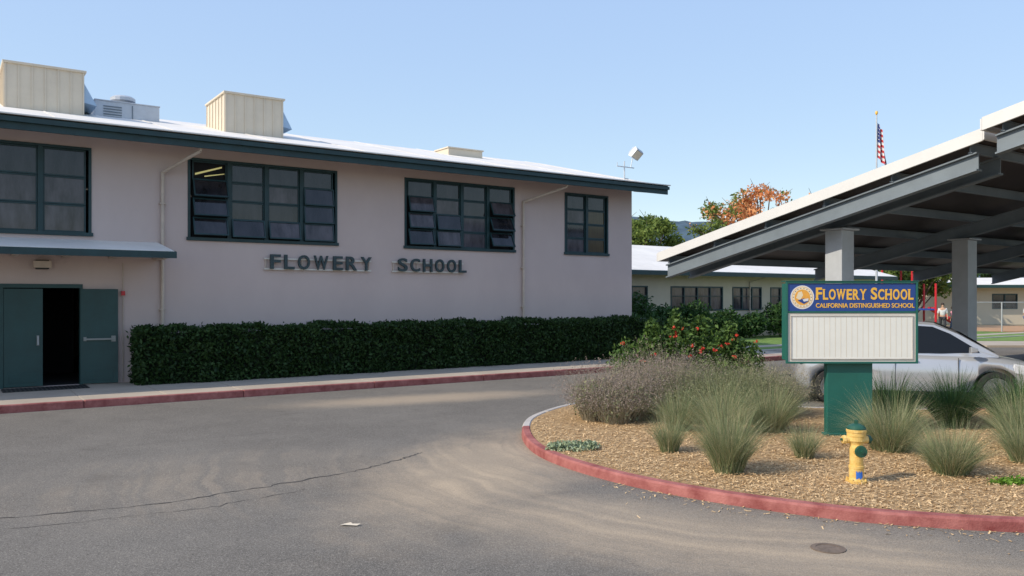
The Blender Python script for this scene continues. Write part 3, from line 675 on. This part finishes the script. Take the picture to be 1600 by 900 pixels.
mb=MB();mb.box(-HW+fw_+.002,HW-fw_-.002,-.108,-.092,zb+.028,zm0-.016,'rail')
hx=HW-.075;mb.box(-hx,hx,-.112,-.1085,zb+.07,zm0-.055,'readerboard')
for k in range(1,22):x=-hx+2*hx*k/22;mb.box(x-.0022,x+.0022,-.1135,-.1125,zb+.09,zm0-.075,'hvac')
for zz in(zb+.060,zm0-.065):mb.box(-hx-.01,hx+.01,-.120,-.1085,zz,zz+.012,'kerb')
for sx in(-1,1):mb.box(sx*hx-.006,sx*hx+.006,-.120,-.1085,zb+.073,zm0-.066,'kerb')
mb.obj('reader_board',e)
mb=MB();xl=-HW+.43;xr=HW-.05
serif_text(mb,'FLOWERY SCHOOL',xl,xr,2.070-o,2.245-o,2.222-o,-.1115,'gold',.003,.026)
put_text(mb,'CALIFORNIA DISTINGUISHED SCHOOL',xl,xr,1.955-o,2.02-o,-.1115,'gold',.003,.015)
tx=mb.obj('lettering',e,fix=False)
def disc(mb,cx,cz,r,y,m,n=32,a0=0,a1=2*math.pi):
    V=[(cx,y,cz)]+[(cx+r*math.cos(a0+(a1-a0)*i/n),y,cz+r*math.sin(a0+(a1-a0)*i/n)) for i in range(n+1)];mb.add(V,[(0,i,i+1) for i in range(1,n+1)],m)
mb=MB();cx=-HW+.235;cz=2.105-o;Y0=-.1115
palegold=mat('emblem_cream',(.82,.70,.48),.5,.05);orange=mat('emblem_orange',(.80,.38,.06),.5,.1,20)
disc(mb,cx,cz,.17,Y0,'white');disc(mb,cx,cz,.152,Y0-.001,orange);disc(mb,cx,cz,.146,Y0-.002,palegold);disc(mb,cx,cz,.112,Y0-.003,orange)
for k in range(18):
    a=k*math.pi/9;disc(mb,cx+.129*math.cos(a),cz+.129*math.sin(a),.007,Y0-.003,'signblue',8)
mb.add([(cx-.09,Y0-.004,cz-.01),(cx-.06,Y0-.004,cz+.07),(cx-.01,Y0-.004,cz+.085),(cx+.01,Y0-.004,cz+.03),(cx-.03,Y0-.004,cz-.04)],[(0,1,2,3,4)],palegold)
mb.add([(cx-.07,Y0-.006,cz-.045),(cx+.02,Y0-.006,cz-.015),(cx+.09,Y0-.006,cz-.055),(cx+.02,Y0-.006,cz-.095)],[(0,1,2,3)],'signblue')
mb.add([(cx+.0,Y0-.007,cz-.03),(cx+.085,Y0-.007,cz-.015),(cx+.085,Y0-.007,cz-.05),(cx+.02,Y0-.007,cz-.062)],[(0,1,2,3)],'white')
mb.obj('emblem',e,fix=False)

# ------------------------------------------------------------ hydrant
e=thing('fire_hydrant','yellow fire hydrant with green caps and blue marking, in wood chips','fire hydrant',(3.72,8.85,BZ-.01))
mb=MB();mb.lathe([(.112,0),(.112,.035),(.085,.04),(.076,.06),(.076,.16),(.080,.165),(.080,.19),(.070,.195),(.070,.42),(.078,.44),(.094,.46),(.094,.50),(.098,.515),(.098,.55)],'hyellow',24)
for k in range(8):
    a=k*math.pi/4;mb.cyl((.1*math.cos(a),.1*math.sin(a),.034),(.1*math.cos(a),.1*math.sin(a),.055),.01,.01,'hyellow',6)
mb.obj('barrel',e)
mb=MB();mb.lathe([(.104,.552),(.106,.575),(.096,.582)],'hyellow',24);mb.lathe([(.100,.584),(.098,.60),(.078,.622),(.045,.640),(.02,.645)],'hgreen',24);mb.lathe([(.022,.64),(.022,.68),(.0,.681)],'hgreen',5);mb.obj('bonnet',e)
mb=MB();mb.cyl((-.12,0,.47),(.12,0,.47),.042,.042,'hyellow',14);mb.cyl((0,0,.36),(0,-.11,.36),.058,.058,'hyellow',16);mb.obj('outlet',e)
for sx in(-1,1):
    mb=MB();mb.cyl((sx*.121,0,.47),(sx*.150,0,.47),.048,.043,'hyellow' if sx<0 else 'hgreen',10);mb.cyl((sx*.150,0,.47),(sx*.170,0,.47),.016,.016,'hgreen',5);mb.obj('cap',e)
mb=MB();mb.cyl((0,-.111,.36),(0,-.140,.36),.066,.060,'hgreen',14);mb.cyl((0,-.140,.36),(0,-.165,.36),.018,.018,'hgreen',5);mb.obj('cap',e)
mb=MB()
for i in range(6):
    a0=math.radians(-115+i*9);a1=math.radians(-115+(i+1)*9);r=.0785;lo=.05+.01*(i%3);hi=.14-.012*(i%2)
    mb.add([(r*math.cos(a0),r*math.sin(a0),lo),(r*math.cos(a1),r*math.sin(a1),lo),(r*math.cos(a1),r*math.sin(a1),hi),(r*math.cos(a0),r*math.sin(a0),hi)],[(0,1,2,3)],'hblue')
mb.obj('paint_marking',e,fix=False)

# ------------------------------------------------------------ cars
def make_car(label,loc,rot,paint,scl=1.0):
    e=thing('parked_car',label,'car',(0,0,0),0,'cars parked under the carports')
    st=[(-2.05,.62,.42,.90),(-2.0,.78,.30,1.00),(-1.85,.87,.24,1.03),(-1.4,.90,.22,1.02),(-.5,.91,.20,.99),(.6,.91,.20,.97),(1.1,.90,.20,.96),(1.5,.89,.22,.93),(1.95,.86,.24,.86),(2.2,.78,.26,.76),(2.33,.58,.34,.64)]
    secs=[]
    for x,w,zb,zt in st:
        zm=zb+(zt-zb)*.55
        half=[(w*.55,zb),(w*.93,zb+.02),(w*.985,zb+.12),(w,zm),(w*.975,zt-.10),(w*.90,zt-.025),(w*.5,zt+.015)]
        secs.append([(x,y,z) for y,z in half]+[(x,-y,z) for y,z in half[::-1]])
    mb=MB();mb.loft(secs,paint);body=mb.obj('body',e,smooth=True)
    cut=MB()
    for wx in(-1.4,1.42):
        for s in(-1,1):cut.cyl((wx,s*.62,.34),(wx,s*1.1,.34),.40,.40,'plastic',28)
    co=cut.obj('cutter');bm=body.modifiers.new('x','BOOLEAN');bm.object=co;bm.operation='DIFFERENCE';bm.solver='EXACT'
    bpy.context.view_layer.update();dg=bpy.context.evaluated_depsgraph_get();nm=bpy.data.meshes.new_from_object(body.evaluated_get(dg));body.modifiers.clear();body.data=nm
    bpy.data.objects.remove(co)
    e.scale=(scl,scl,scl);e.location=loc;e.rotation_euler=(0,0,rot)
    ZC=.93
    cs=[(-1.98,.72,.70,1.00),(-1.75,.77,.62,1.30),(-1.5,.79,.60,1.46),(-.9,.80,.61,1.56),(-.1,.80,.62,1.60),(.45,.80,.60,1.56),(.85,.79,.64,1.38),(1.5,.74,.72,.97)]
    secs=[]
    for x,wb,wt,zt in cs:
        h=zt-ZC
        half=[(wb,ZC),(wb-(wb-wt)*.5,ZC+h*.465),(wt,ZC+h*.93),(wt*.85,zt)]
        secs.append([(x,y,z) for y,z in half]+[(x,-y,z) for y,z in half[::-1]])
    mb=MB();mb.loft(secs,paint);cab=mb.obj('cabin',e)
    def side(x,z,s,off=.02):
        for i in range(len(cs)-1):
            if cs[i][0]<=x<=cs[i+1][0]:
                u=(x-cs[i][0])/(cs[i+1][0]-cs[i][0]);wb,wt,zt=[cs[i][k]*(1-u)+cs[i+1][k]*u for k in(1,2,3)];break
        h=zt-ZC;v=min(1,max(0,(z-ZC)/(h*.93)));return (x,s*(wb-(wb-wt)*v+off),z)
    for s in(-1,1):
        for (xs) in([(-.28,1.00),(.52,1.00),(1.18,1.02),(1.14,1.07),(.70,1.36),(.40,1.49),(-.28,1.53)],[(-1.2,1.02),(-.34,1.00),(-.34,1.53),(-.85,1.50),(-1.1,1.46)],[(-1.76,1.09),(-1.26,1.04),(-1.16,1.45),(-1.45,1.40),(-1.62,1.30)]):
            mb=MB();V=[side(x,z,s) for x,z in xs];cx=sum(v[0] for v in V)/len(V);cz=sum(v[2] for v in V)/len(V);V.append(side(cx,cz,s,.024));n=len(xs);mb.add(V,[(i,(i+1)%n,n) for i in range(n)],'carglass');mb.obj('side_window',e,fix=False)
        mb=MB();mb.loft([[(.95,s*.90,1.00),(.95,s*1.06,1.02),(.95,s*1.06,1.14),(.95,s*.92,1.13)],[(1.08,s*.90,1.02),(1.08,s*1.02,1.04),(1.08,s*1.02,1.11),(1.08,s*.92,1.11)]],paint);mb.obj('side_mirror',e,bevel=.015)
        for hx in(.0,-.95):
            mb=MB();y0,y1=sorted((s*.893,s*.925));mb.box(hx-.1,hx+.1,y0,y1,.84,.865,paint);mb.obj('door_handle',e,bevel=.005)
        mb=MB()
        for dx in(-1.0,-.3,.78):mb.box(dx-.004,dx+.004,s*.9-.013,s*.9+.013,.34,.92,'plastic')
        mb.box(-1.0,1.0,s*.895-.02,s*.895+.02,.21,.29,'plastic');mb.obj('door_seam',e)
        mb=MB();mb.loft([[(1.72,s*.885,.66),(1.72,s*.885,.80),(1.72,s*.80,.84)],[(2.1,s*.835,.60),(2.1,s*.835,.73),(2.1,s*.74,.79)],[(2.27,s*.70,.57),(2.27,s*.70,.65),(2.25,s*.62,.70)]],'lens');mb.obj('headlight',e)
        mb=MB();mb.box(-2.07,-1.84,s*.82-.06,s*.82+.06,.82,.98,'tail');mb.obj('tail_light',e,bevel=.02)
    mb=MB();mb.add([(1.46,-.66,.998),(1.46,.66,.998),(.86,.60,1.375),(.47,.53,1.552),(.47,-.53,1.552),(.86,-.60,1.375)],[(0,1,2,5),(5,2,3,4)],'carglass')
    for i in range(len(mb.v)): x,y,z=mb.v[i];mb.v[i]=(x+.014,y,z+.022)
    mb.obj('windshield',e,fix=False)
    mb=MB();mb.add([(-1.98,-.6,1.03),(-1.98,.6,1.03),(-1.76,.56,1.29),(-1.56,.5,1.42),(-1.56,-.5,1.42),(-1.76,-.56,1.29)],[(0,5,2,1),(5,4,3,2)],'carglass')
    for i in range(len(mb.v)): x,y,z=mb.v[i];mb.v[i]=(x-.02,y,z+.018)
    mb.obj('rear_window',e,fix=False)
    mb=MB();mb.box(2.27,2.345,-.45,.45,.38,.56,'plastic');mb.obj('grille',e,bevel=.02)
    for wx in(-1.4,1.42):
        for s in(-1,1):
            X=Matrix.Translation((wx,s*.80,.335))@Matrix.Rotation(math.radians(-90*s),4,'X')
            mb=MB();mb.lathe([(.21,-.10),(.31,-.10),(.335,-.07),(.335,.06),(.32,.09),(.24,.095),(.22,.06)],'tyre',28,X);w=mb.obj('wheel',e,smooth=False)
            mb=MB();mb.lathe([(.225,.062),(.225,.085),(.205,.085),(.20,.04),(.05,.035)],'rim',28,X)
            for k in range(5):
                R=X@Matrix.Rotation(k*2*math.pi/5,4,'Z');mb.box(.03,.21,-.028,.028,.041,.078,'rim',R)
            mb.lathe([(.055,.04),(.05,.085),(.0,.087)],'rim',12,X);mb.obj('rim',w)
    return e
make_car('silver crossover car parked behind the school sign',(7.95,16.7,0),math.radians(-14),'silver',1.03)
make_car('red car parked at the far end of the lot',(20.5,28.8,0),math.radians(10),'redcar')

# ------------------------------------------------------------ flagpole
e=thing('flagpole','tall slim grey flagpole with a limp striped national flag','flagpole',(17.8,40,0))
mb=MB();mb.lathe([(.07,0),(.06,2),(.03,11.0),(.0,11.01)],'hvacgrey',12);mb.lathe([(.0,11.0),(.05,11.05),(.07,11.12),(.05,11.2),(0,11.22)],'gold',10);mb.obj('pole',e)
mb=MB();cols=15;rows=39;Vv=[];red=mat('flag_red',(.50,.05,.06),.8,.1);fw=mat('flag_white',(.7,.7,.72),.8,.05);fb=mat('flag_blue',(.04,.06,.22),.8,.1)
for r in range(rows+1):
    for c in range(cols+1):
        u=c/cols;v=r/rows;x=.05+u*(.24+.24*v);z=10.7-v*1.75-u*.55;y=.10*math.sin(u*14+v*2)*(.4+u);Vv.append((x,y,z))
for r in range(rows):
    for c in range(cols):
        a=r*(cols+1)+c;m=red if (r//3)%2==0 else fw
        if r<21 and c<6:m=fw if (r%4==1 and c%2==0) else fb
        i=mb.mi(m)
        if r==0 and c==0: mb.v+=Vv
        mb.f.append((a,a+1,a+cols+2,a+cols+1));mb.m.append(i)
mb.obj('flag',e,fix=False)

# ------------------------------------------------------------ trees
def tree(label,x,y,H,R,crown0,n,size,mats,split=0,seed=1,lob=11,ls=(.28,.42)):
    rs=np.random.default_rng(seed);e=thing('tree',label,'tree',(x,y,0));mb=MB()
    mb.cyl((0,0,-.1),(.1,0,crown0*.9),.28*H/9,.18*H/9,'bark',10);lobes=[]
    for k in range(lob):
        a=k*2.4+rs.uniform(-.4,.4);rr=R*.78*math.sqrt((k+.4)/lob);z=crown0+(H-crown0)*rs.uniform(.25,.85)*(1-.25*rr/R)
        p=(rr*math.cos(a),rr*math.sin(a),z);s=R*rs.uniform(*ls);lobes.append((*p,s,s,s*.7))
        mb.cyl((.08,0,crown0*rs.uniform(.55,.9)),p,.09*H/9,.03,'bark',6)
        for q in range(2):mb.cyl(p,(p[0]+rs.uniform(-s,s),p[1]+rs.uniform(-s,s),p[2]+rs.uniform(.1,s)),.03,.01,'bark',5)
    mb.obj('trunk',e)
    P=blobpts(n,lobes,.85);V,F=leaves(P,size);mi=None
    if len(mats)>1:
        f=np.sin(P[:,0]*1.3+seed)+np.sin(P[:,2]*1.7)+(P[:,2]-H*.75)*.3+rs.normal(0,.6,len(P))+P[:,0]*.35;mi=(f>split).astype(int)
    fast('crown',V,F,mats,e,mi)
tree('autumn maple with orange and yellow-green leaves beyond the roofs',18.8,62,11.1,6.4,5.5,5600,.16,['treegreen','treeorange'],-.7,3,34,(.11,.19))
tree('leafy green tree behind the low wing',9.4,58,8.9,3.0,3.5,8500,.16,['treegreen'],seed=5,lob=18,ls=(.24,.36))
tree('dark green tree beyond the parking lot',30,62,7.0,3.6,2.5,4500,.20,['dkgreen'],seed=8)
tree('dark green tree beyond the parking lot',36,72,8.0,4.0,2.5,4500,.22,['dkgreen'],seed=9)
tree('leafy green tree beyond the parking lot',27,55,5.0,2.6,1.6,3500,.17,['treegreen'],seed=10)
tree('dark green tree beyond the far classroom block',48,84,9.0,5,3,4500,.25,['dkgreen'],seed=11)
tree('dark green tree beyond the far classroom block',58,80,8.0,5,3,4500,.25,['dkgreen'],seed=12)

# hill
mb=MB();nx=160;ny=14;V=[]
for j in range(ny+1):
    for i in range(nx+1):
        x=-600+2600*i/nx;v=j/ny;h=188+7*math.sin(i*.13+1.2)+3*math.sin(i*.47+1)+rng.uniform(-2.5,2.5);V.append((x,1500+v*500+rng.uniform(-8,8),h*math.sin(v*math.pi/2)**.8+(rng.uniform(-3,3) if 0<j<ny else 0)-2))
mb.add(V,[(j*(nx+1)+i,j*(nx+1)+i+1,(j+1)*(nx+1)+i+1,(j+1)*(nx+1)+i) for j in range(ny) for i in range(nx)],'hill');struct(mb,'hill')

# ------------------------------------------------------------ far classroom block, fence, playground, people
e=thing('classroom_block','low cream classroom block with white roof and teal fascia','building',(33,64,0))
mb=MB();ops2=[(4.5,6.5,1.2,2.4),(9,10.1,.15,2.3),(12,15,1.2,2.4)];wall_front(mb,0,24,0,3,ops2,'stucco_cream');mb.add([(0,0,0),(0,9,0),(0,9,3),(0,0,3)],[(3,2,1,0)],'stucco_cream');mb.add([(0,.4,0),(24,.4,0),(24,.4,3),(0,.4,3)],[(0,1,2,3)],'dark');mb.obj('wall',e,fix=False)  # dark sheet behind the openings stands in for the rooms' shade
mb=MB();mb.loft([[(x,-1.2,3.1),(x,4,3.75),(x,9.5,3.1),(x,9.5,3.0),(x,-1.2,3.0)] for x in(-.8,25)],'roofwhite');r=mb.obj('roof',e);mb=MB();mb.box(-.8,25,-1.26,-1.203,2.85,3.08,'tealdoor');mb.obj('fascia',r)
for a,b,c,d in ops2:
    mb=MB();mb.box(a,a+.08,-.02,.1,c,d,'teal');mb.box(b-.08,b,-.02,.1,c,d,'teal');mb.box(a+.08,b-.08,-.02,.1,d-.08,d,'teal');mb.box(a+.08,b-.08,-.02,.1,c,c+.08,'teal');mb.box((a+b)/2-.04,(a+b)/2+.04,-.02,.1,c+.08,d-.08,'teal');w=mb.obj('window',e);mg=MB();mg.box(a+.08,b-.08,.05,.06,c+.08,d-.08,'glass');mg.obj('glass_pane',w)
e=thing('chain_link_fence','galvanised chain link fence around the playground','fence',(26,47.5,0))
mb=MB();x=0
while x<=24:mb.cyl((x,0,-.05),(x,0,1.85),.035,.035,'steel',8);x+=2.4
mb.cyl((0,0,1.83),(24,0,1.83),.022,.022,'steel',6);mb.obj('fence_frame',e)
mb=MB();s=.14
x=-1.8
while x<24:
    for dr in(1,-1):
        xa,xb=(x,x+1.8);za,zb_=(0.03,1.8) if dr==1 else (1.8,.03)
        if xa<0:
            u=-xa/1.8;xa=0;za=za+(zb_-za)*u
        if xb>24:
            u=(24-xa)/(xb-xa);xb=24;zb_=za+(zb_-za)*u
        mb.add([(xa,.0,za-.004),(xb,.0,zb_-.004),(xb,.0,zb_+.004),(xa,.0,za+.004)],[(0,1,2,3)],'steel')
    x+=s
mb.obj('mesh_fabric',e,fix=False)
e=thing('play_structure','red and blue playground climbing frame with roof bar','play structure',(23.5,52,0))
mb=MB()
for x in(0,1.9,3.4):
    for y in(0,1.5):mb.cyl((x,y,0),(x,y,4.1 if x<2.5 else 3.0),.07,.07,'red',8)
mb.box(-.1,2.0,-.1,1.6,4.05,4.2,'red');mb.obj('frame',e)
mb=MB();mb.box(0,3.4,0,1.5,1.3,1.4,'playblue');mb.obj('deck',e)
mb=MB();mb.loft([[(3.45,.3,1.35),(3.45,1.1,1.35),(3.45,1.1,1.5),(3.45,.3,1.5)],[(5.2,.3,.25),(5.2,1.1,.25),(5.2,1.1,.4),(5.2,.3,.4)]],'red');mb.obj('slide',e)
mb=MB()
for k in range(8):mb.cyl((.1+k*.24,0,1.4),(.1+k*.24,0,2.2),.02,.02,'playblue',6)
mb.cyl((0,0,2.2),(1.9,0,2.2),.03,.03,'playblue',6);mb.obj('railing',e)

def skin(name,parent,verts,edges,rad,m,root=0):
    me=bpy.data.meshes.new(name);me.from_pydata(verts,edges,[]);me.materials.append(m);o=bpy.data.objects.new(name,me);C.objects.link(o);o.parent=parent
    sk=o.modifiers.new('s','SKIN');su=o.modifiers.new('u','SUBSURF');su.levels=1;su.render_levels=1
    for i,r in enumerate(rad):
        rr=r if isinstance(r,tuple) else (r,r);me.skin_vertices[0].data[i].radius=rr
    me.skin_vertices[0].data[root].use_root=True
    bpy.context.view_layer.update();dg=bpy.context.evaluated_depsgraph_get();nm=bpy.data.meshes.new_from_object(o.evaluated_get(dg));o.modifiers.clear();o.data=nm
    if not nm.materials:nm.materials.append(m)
    nm.polygons.foreach_set('use_smooth',[True]*len(nm.polygons))
def person(x,y,H,shirt,trs,rot,label,step=.12):
    e=thing('person',label,'person',(x,y,.11),rot,'people walking by the playground fence');k=H/1.7
    v=[(0,0,.92),(0,0,1.12),(0,0,1.36),(0,-.01,1.47),(0,-.02,1.56),(0,-.02,1.64),
       (.19,0,1.38),(.24,.02,1.10),(.25,-.06,.86),(.25,-.09,.76),(-.19,0,1.38),(-.24,-.02,1.10),(-.25,.03,.86),(-.25,.04,.76),
       (.10,0,.86),(.11,-step,.48),(.11,-step*1.2,.09),(.11,-step*1.2-.16,.04),(-.10,0,.86),(-.11,step*.4,.48),(-.11,step*1.5,.10),(-.11,step*1.5-.15,.04)]
    ed=[(0,1),(1,2),(2,3),(3,4),(4,5),(2,6),(6,7),(7,8),(8,9),(2,10),(10,11),(11,12),(12,13),(0,14),(14,15),(15,16),(16,17),(0,18),(18,19),(19,20),(20,21)]
    ra=[(.14,.1),(.13,.095),(.13,.10),.05,.075,.07,.06,.042,.032,.035,.06,.042,.032,.035,.085,.055,.04,.035,.085,.055,.04,.035]
    sc=lambda L:[tuple(c*k for c in p) for p in L];rk=lambda L:[tuple(q*k for q in r) if isinstance(r,tuple) else r*k for r in L]
    skin('body',e,sc(v),ed,rk(ra),M['skin'])
    skin('shirt',e,sc([v[0],v[1],v[2],v[6],v[7],v[10],v[11]]),[(0,1),(1,2),(2,3),(3,4),(2,5),(5,6)],rk([(.165,.12),(.155,.115),(.155,.12),.075,.06,.075,.06]),shirt)
    skin('trousers',e,sc([(0,0,.93),v[14],v[15],v[16],v[18],v[19],v[20]]),[(0,1),(1,2),(2,3),(0,4),(4,5),(5,6)],rk([(.155,.115),.10,.075,.06,.10,.075,.06]),trs)
    mb=MB();mb.lathe([(.0,1.76),(.06,1.745),(.09,1.70),(.095,1.64),(.09,1.57),(.0,1.55)][::-1],'hair',12,Matrix.Scale(k,4)@Matrix.Translation((0,.025,0)));mb.obj('hair',e,smooth=True)
pk=mat('pink_cloth',(.6,.25,.3),.8);wt=mat('pale_cloth',(.6,.6,.62),.8);bl=mat('blue_cloth',(.06,.09,.2),.8);dk=mat('dark_cloth',(.03,.03,.04),.8)
person(25.3,47.0,1.45,pk,bl,.6,'child in pink top and blue trousers walking near fence')
person(24.6,46.8,1.65,wt,dk,-.4,'person in pale top and dark trousers standing on grass')
person(25.9,46.5,1.3,bl,pk,1.1,'child in navy top and pink trousers beside the fence')
person(30.9,49.2,1.6,wt,bl,1.6,'person in white shirt walking past the far block')
person(31.8,49.5,1.35,bl,dk,2.0,'child in navy top walking behind the fence')

# ------------------------------------------------------------ camera, light, world
cam=bpy.data.cameras.new('camera');co=bpy.data.objects.new('camera',cam);C.objects.link(co);S.camera=co
cam.sensor_width=36;cam.lens=28.8;cam.shift_y=.0094;cam.clip_end=8000;co.location=(0,0,2.1);co.rotation_euler=(math.radians(90),0,0)
el=math.radians(36);sh=math.radians(26)
s=Vector((-math.cos(sh)*math.cos(el),-math.sin(sh)*math.cos(el),math.sin(el)))
sl=bpy.data.lights.new('sun','SUN');sl.energy=4.2;sl.angle=math.radians(.5);sl.color=(1,.89,.73);so=bpy.data.objects.new('sun',sl);C.objects.link(so);so.rotation_euler=s.to_track_quat('Z','Y').to_euler()
w=bpy.data.worlds.new('World');S.world=w;w.use_nodes=True;nt=w.node_tree;N=nt.nodes;L=nt.links;bg=N['Background'];sk=N.new('ShaderNodeTexSky');sk.sky_type='NISHITA';sk.sun_disc=False
sk.sun_elevation=el;sk.sun_rotation=math.atan2(s.x,s.y);sk.air_density=1.0;sk.dust_density=.6;sk.ozone_density=1.5
# soften the sky's brightness range while keeping its hue
sp=N.new('ShaderNodeSeparateColor');sp.mode='HSV';cb=N.new('ShaderNodeCombineColor');cb.mode='HSV'
L.new(sk.outputs[0],sp.inputs[0]);pw=N.new('ShaderNodeMath');pw.operation='POWER';pw.inputs[1].default_value=.18;L.new(sp.outputs[2],pw.inputs[0])
mu=N.new('ShaderNodeMath');mu.operation='MULTIPLY';mu.inputs[1].default_value=4.85;L.new(pw.outputs[0],mu.inputs[0])
ms=N.new('ShaderNodeMath');ms.operation='MULTIPLY';ms.inputs[1].default_value=.86;L.new(sp.outputs[1],ms.inputs[0])
L.new(sp.outputs[0],cb.inputs[0]);L.new(ms.outputs[0],cb.inputs[1]);L.new(mu.outputs[0],cb.inputs[2])
L.new(cb.outputs[0],bg.inputs[0]);bg.inputs[1].default_value=.15
S.view_settings.view_transform='Standard';S.view_settings.look='None';S.view_settings.exposure=0
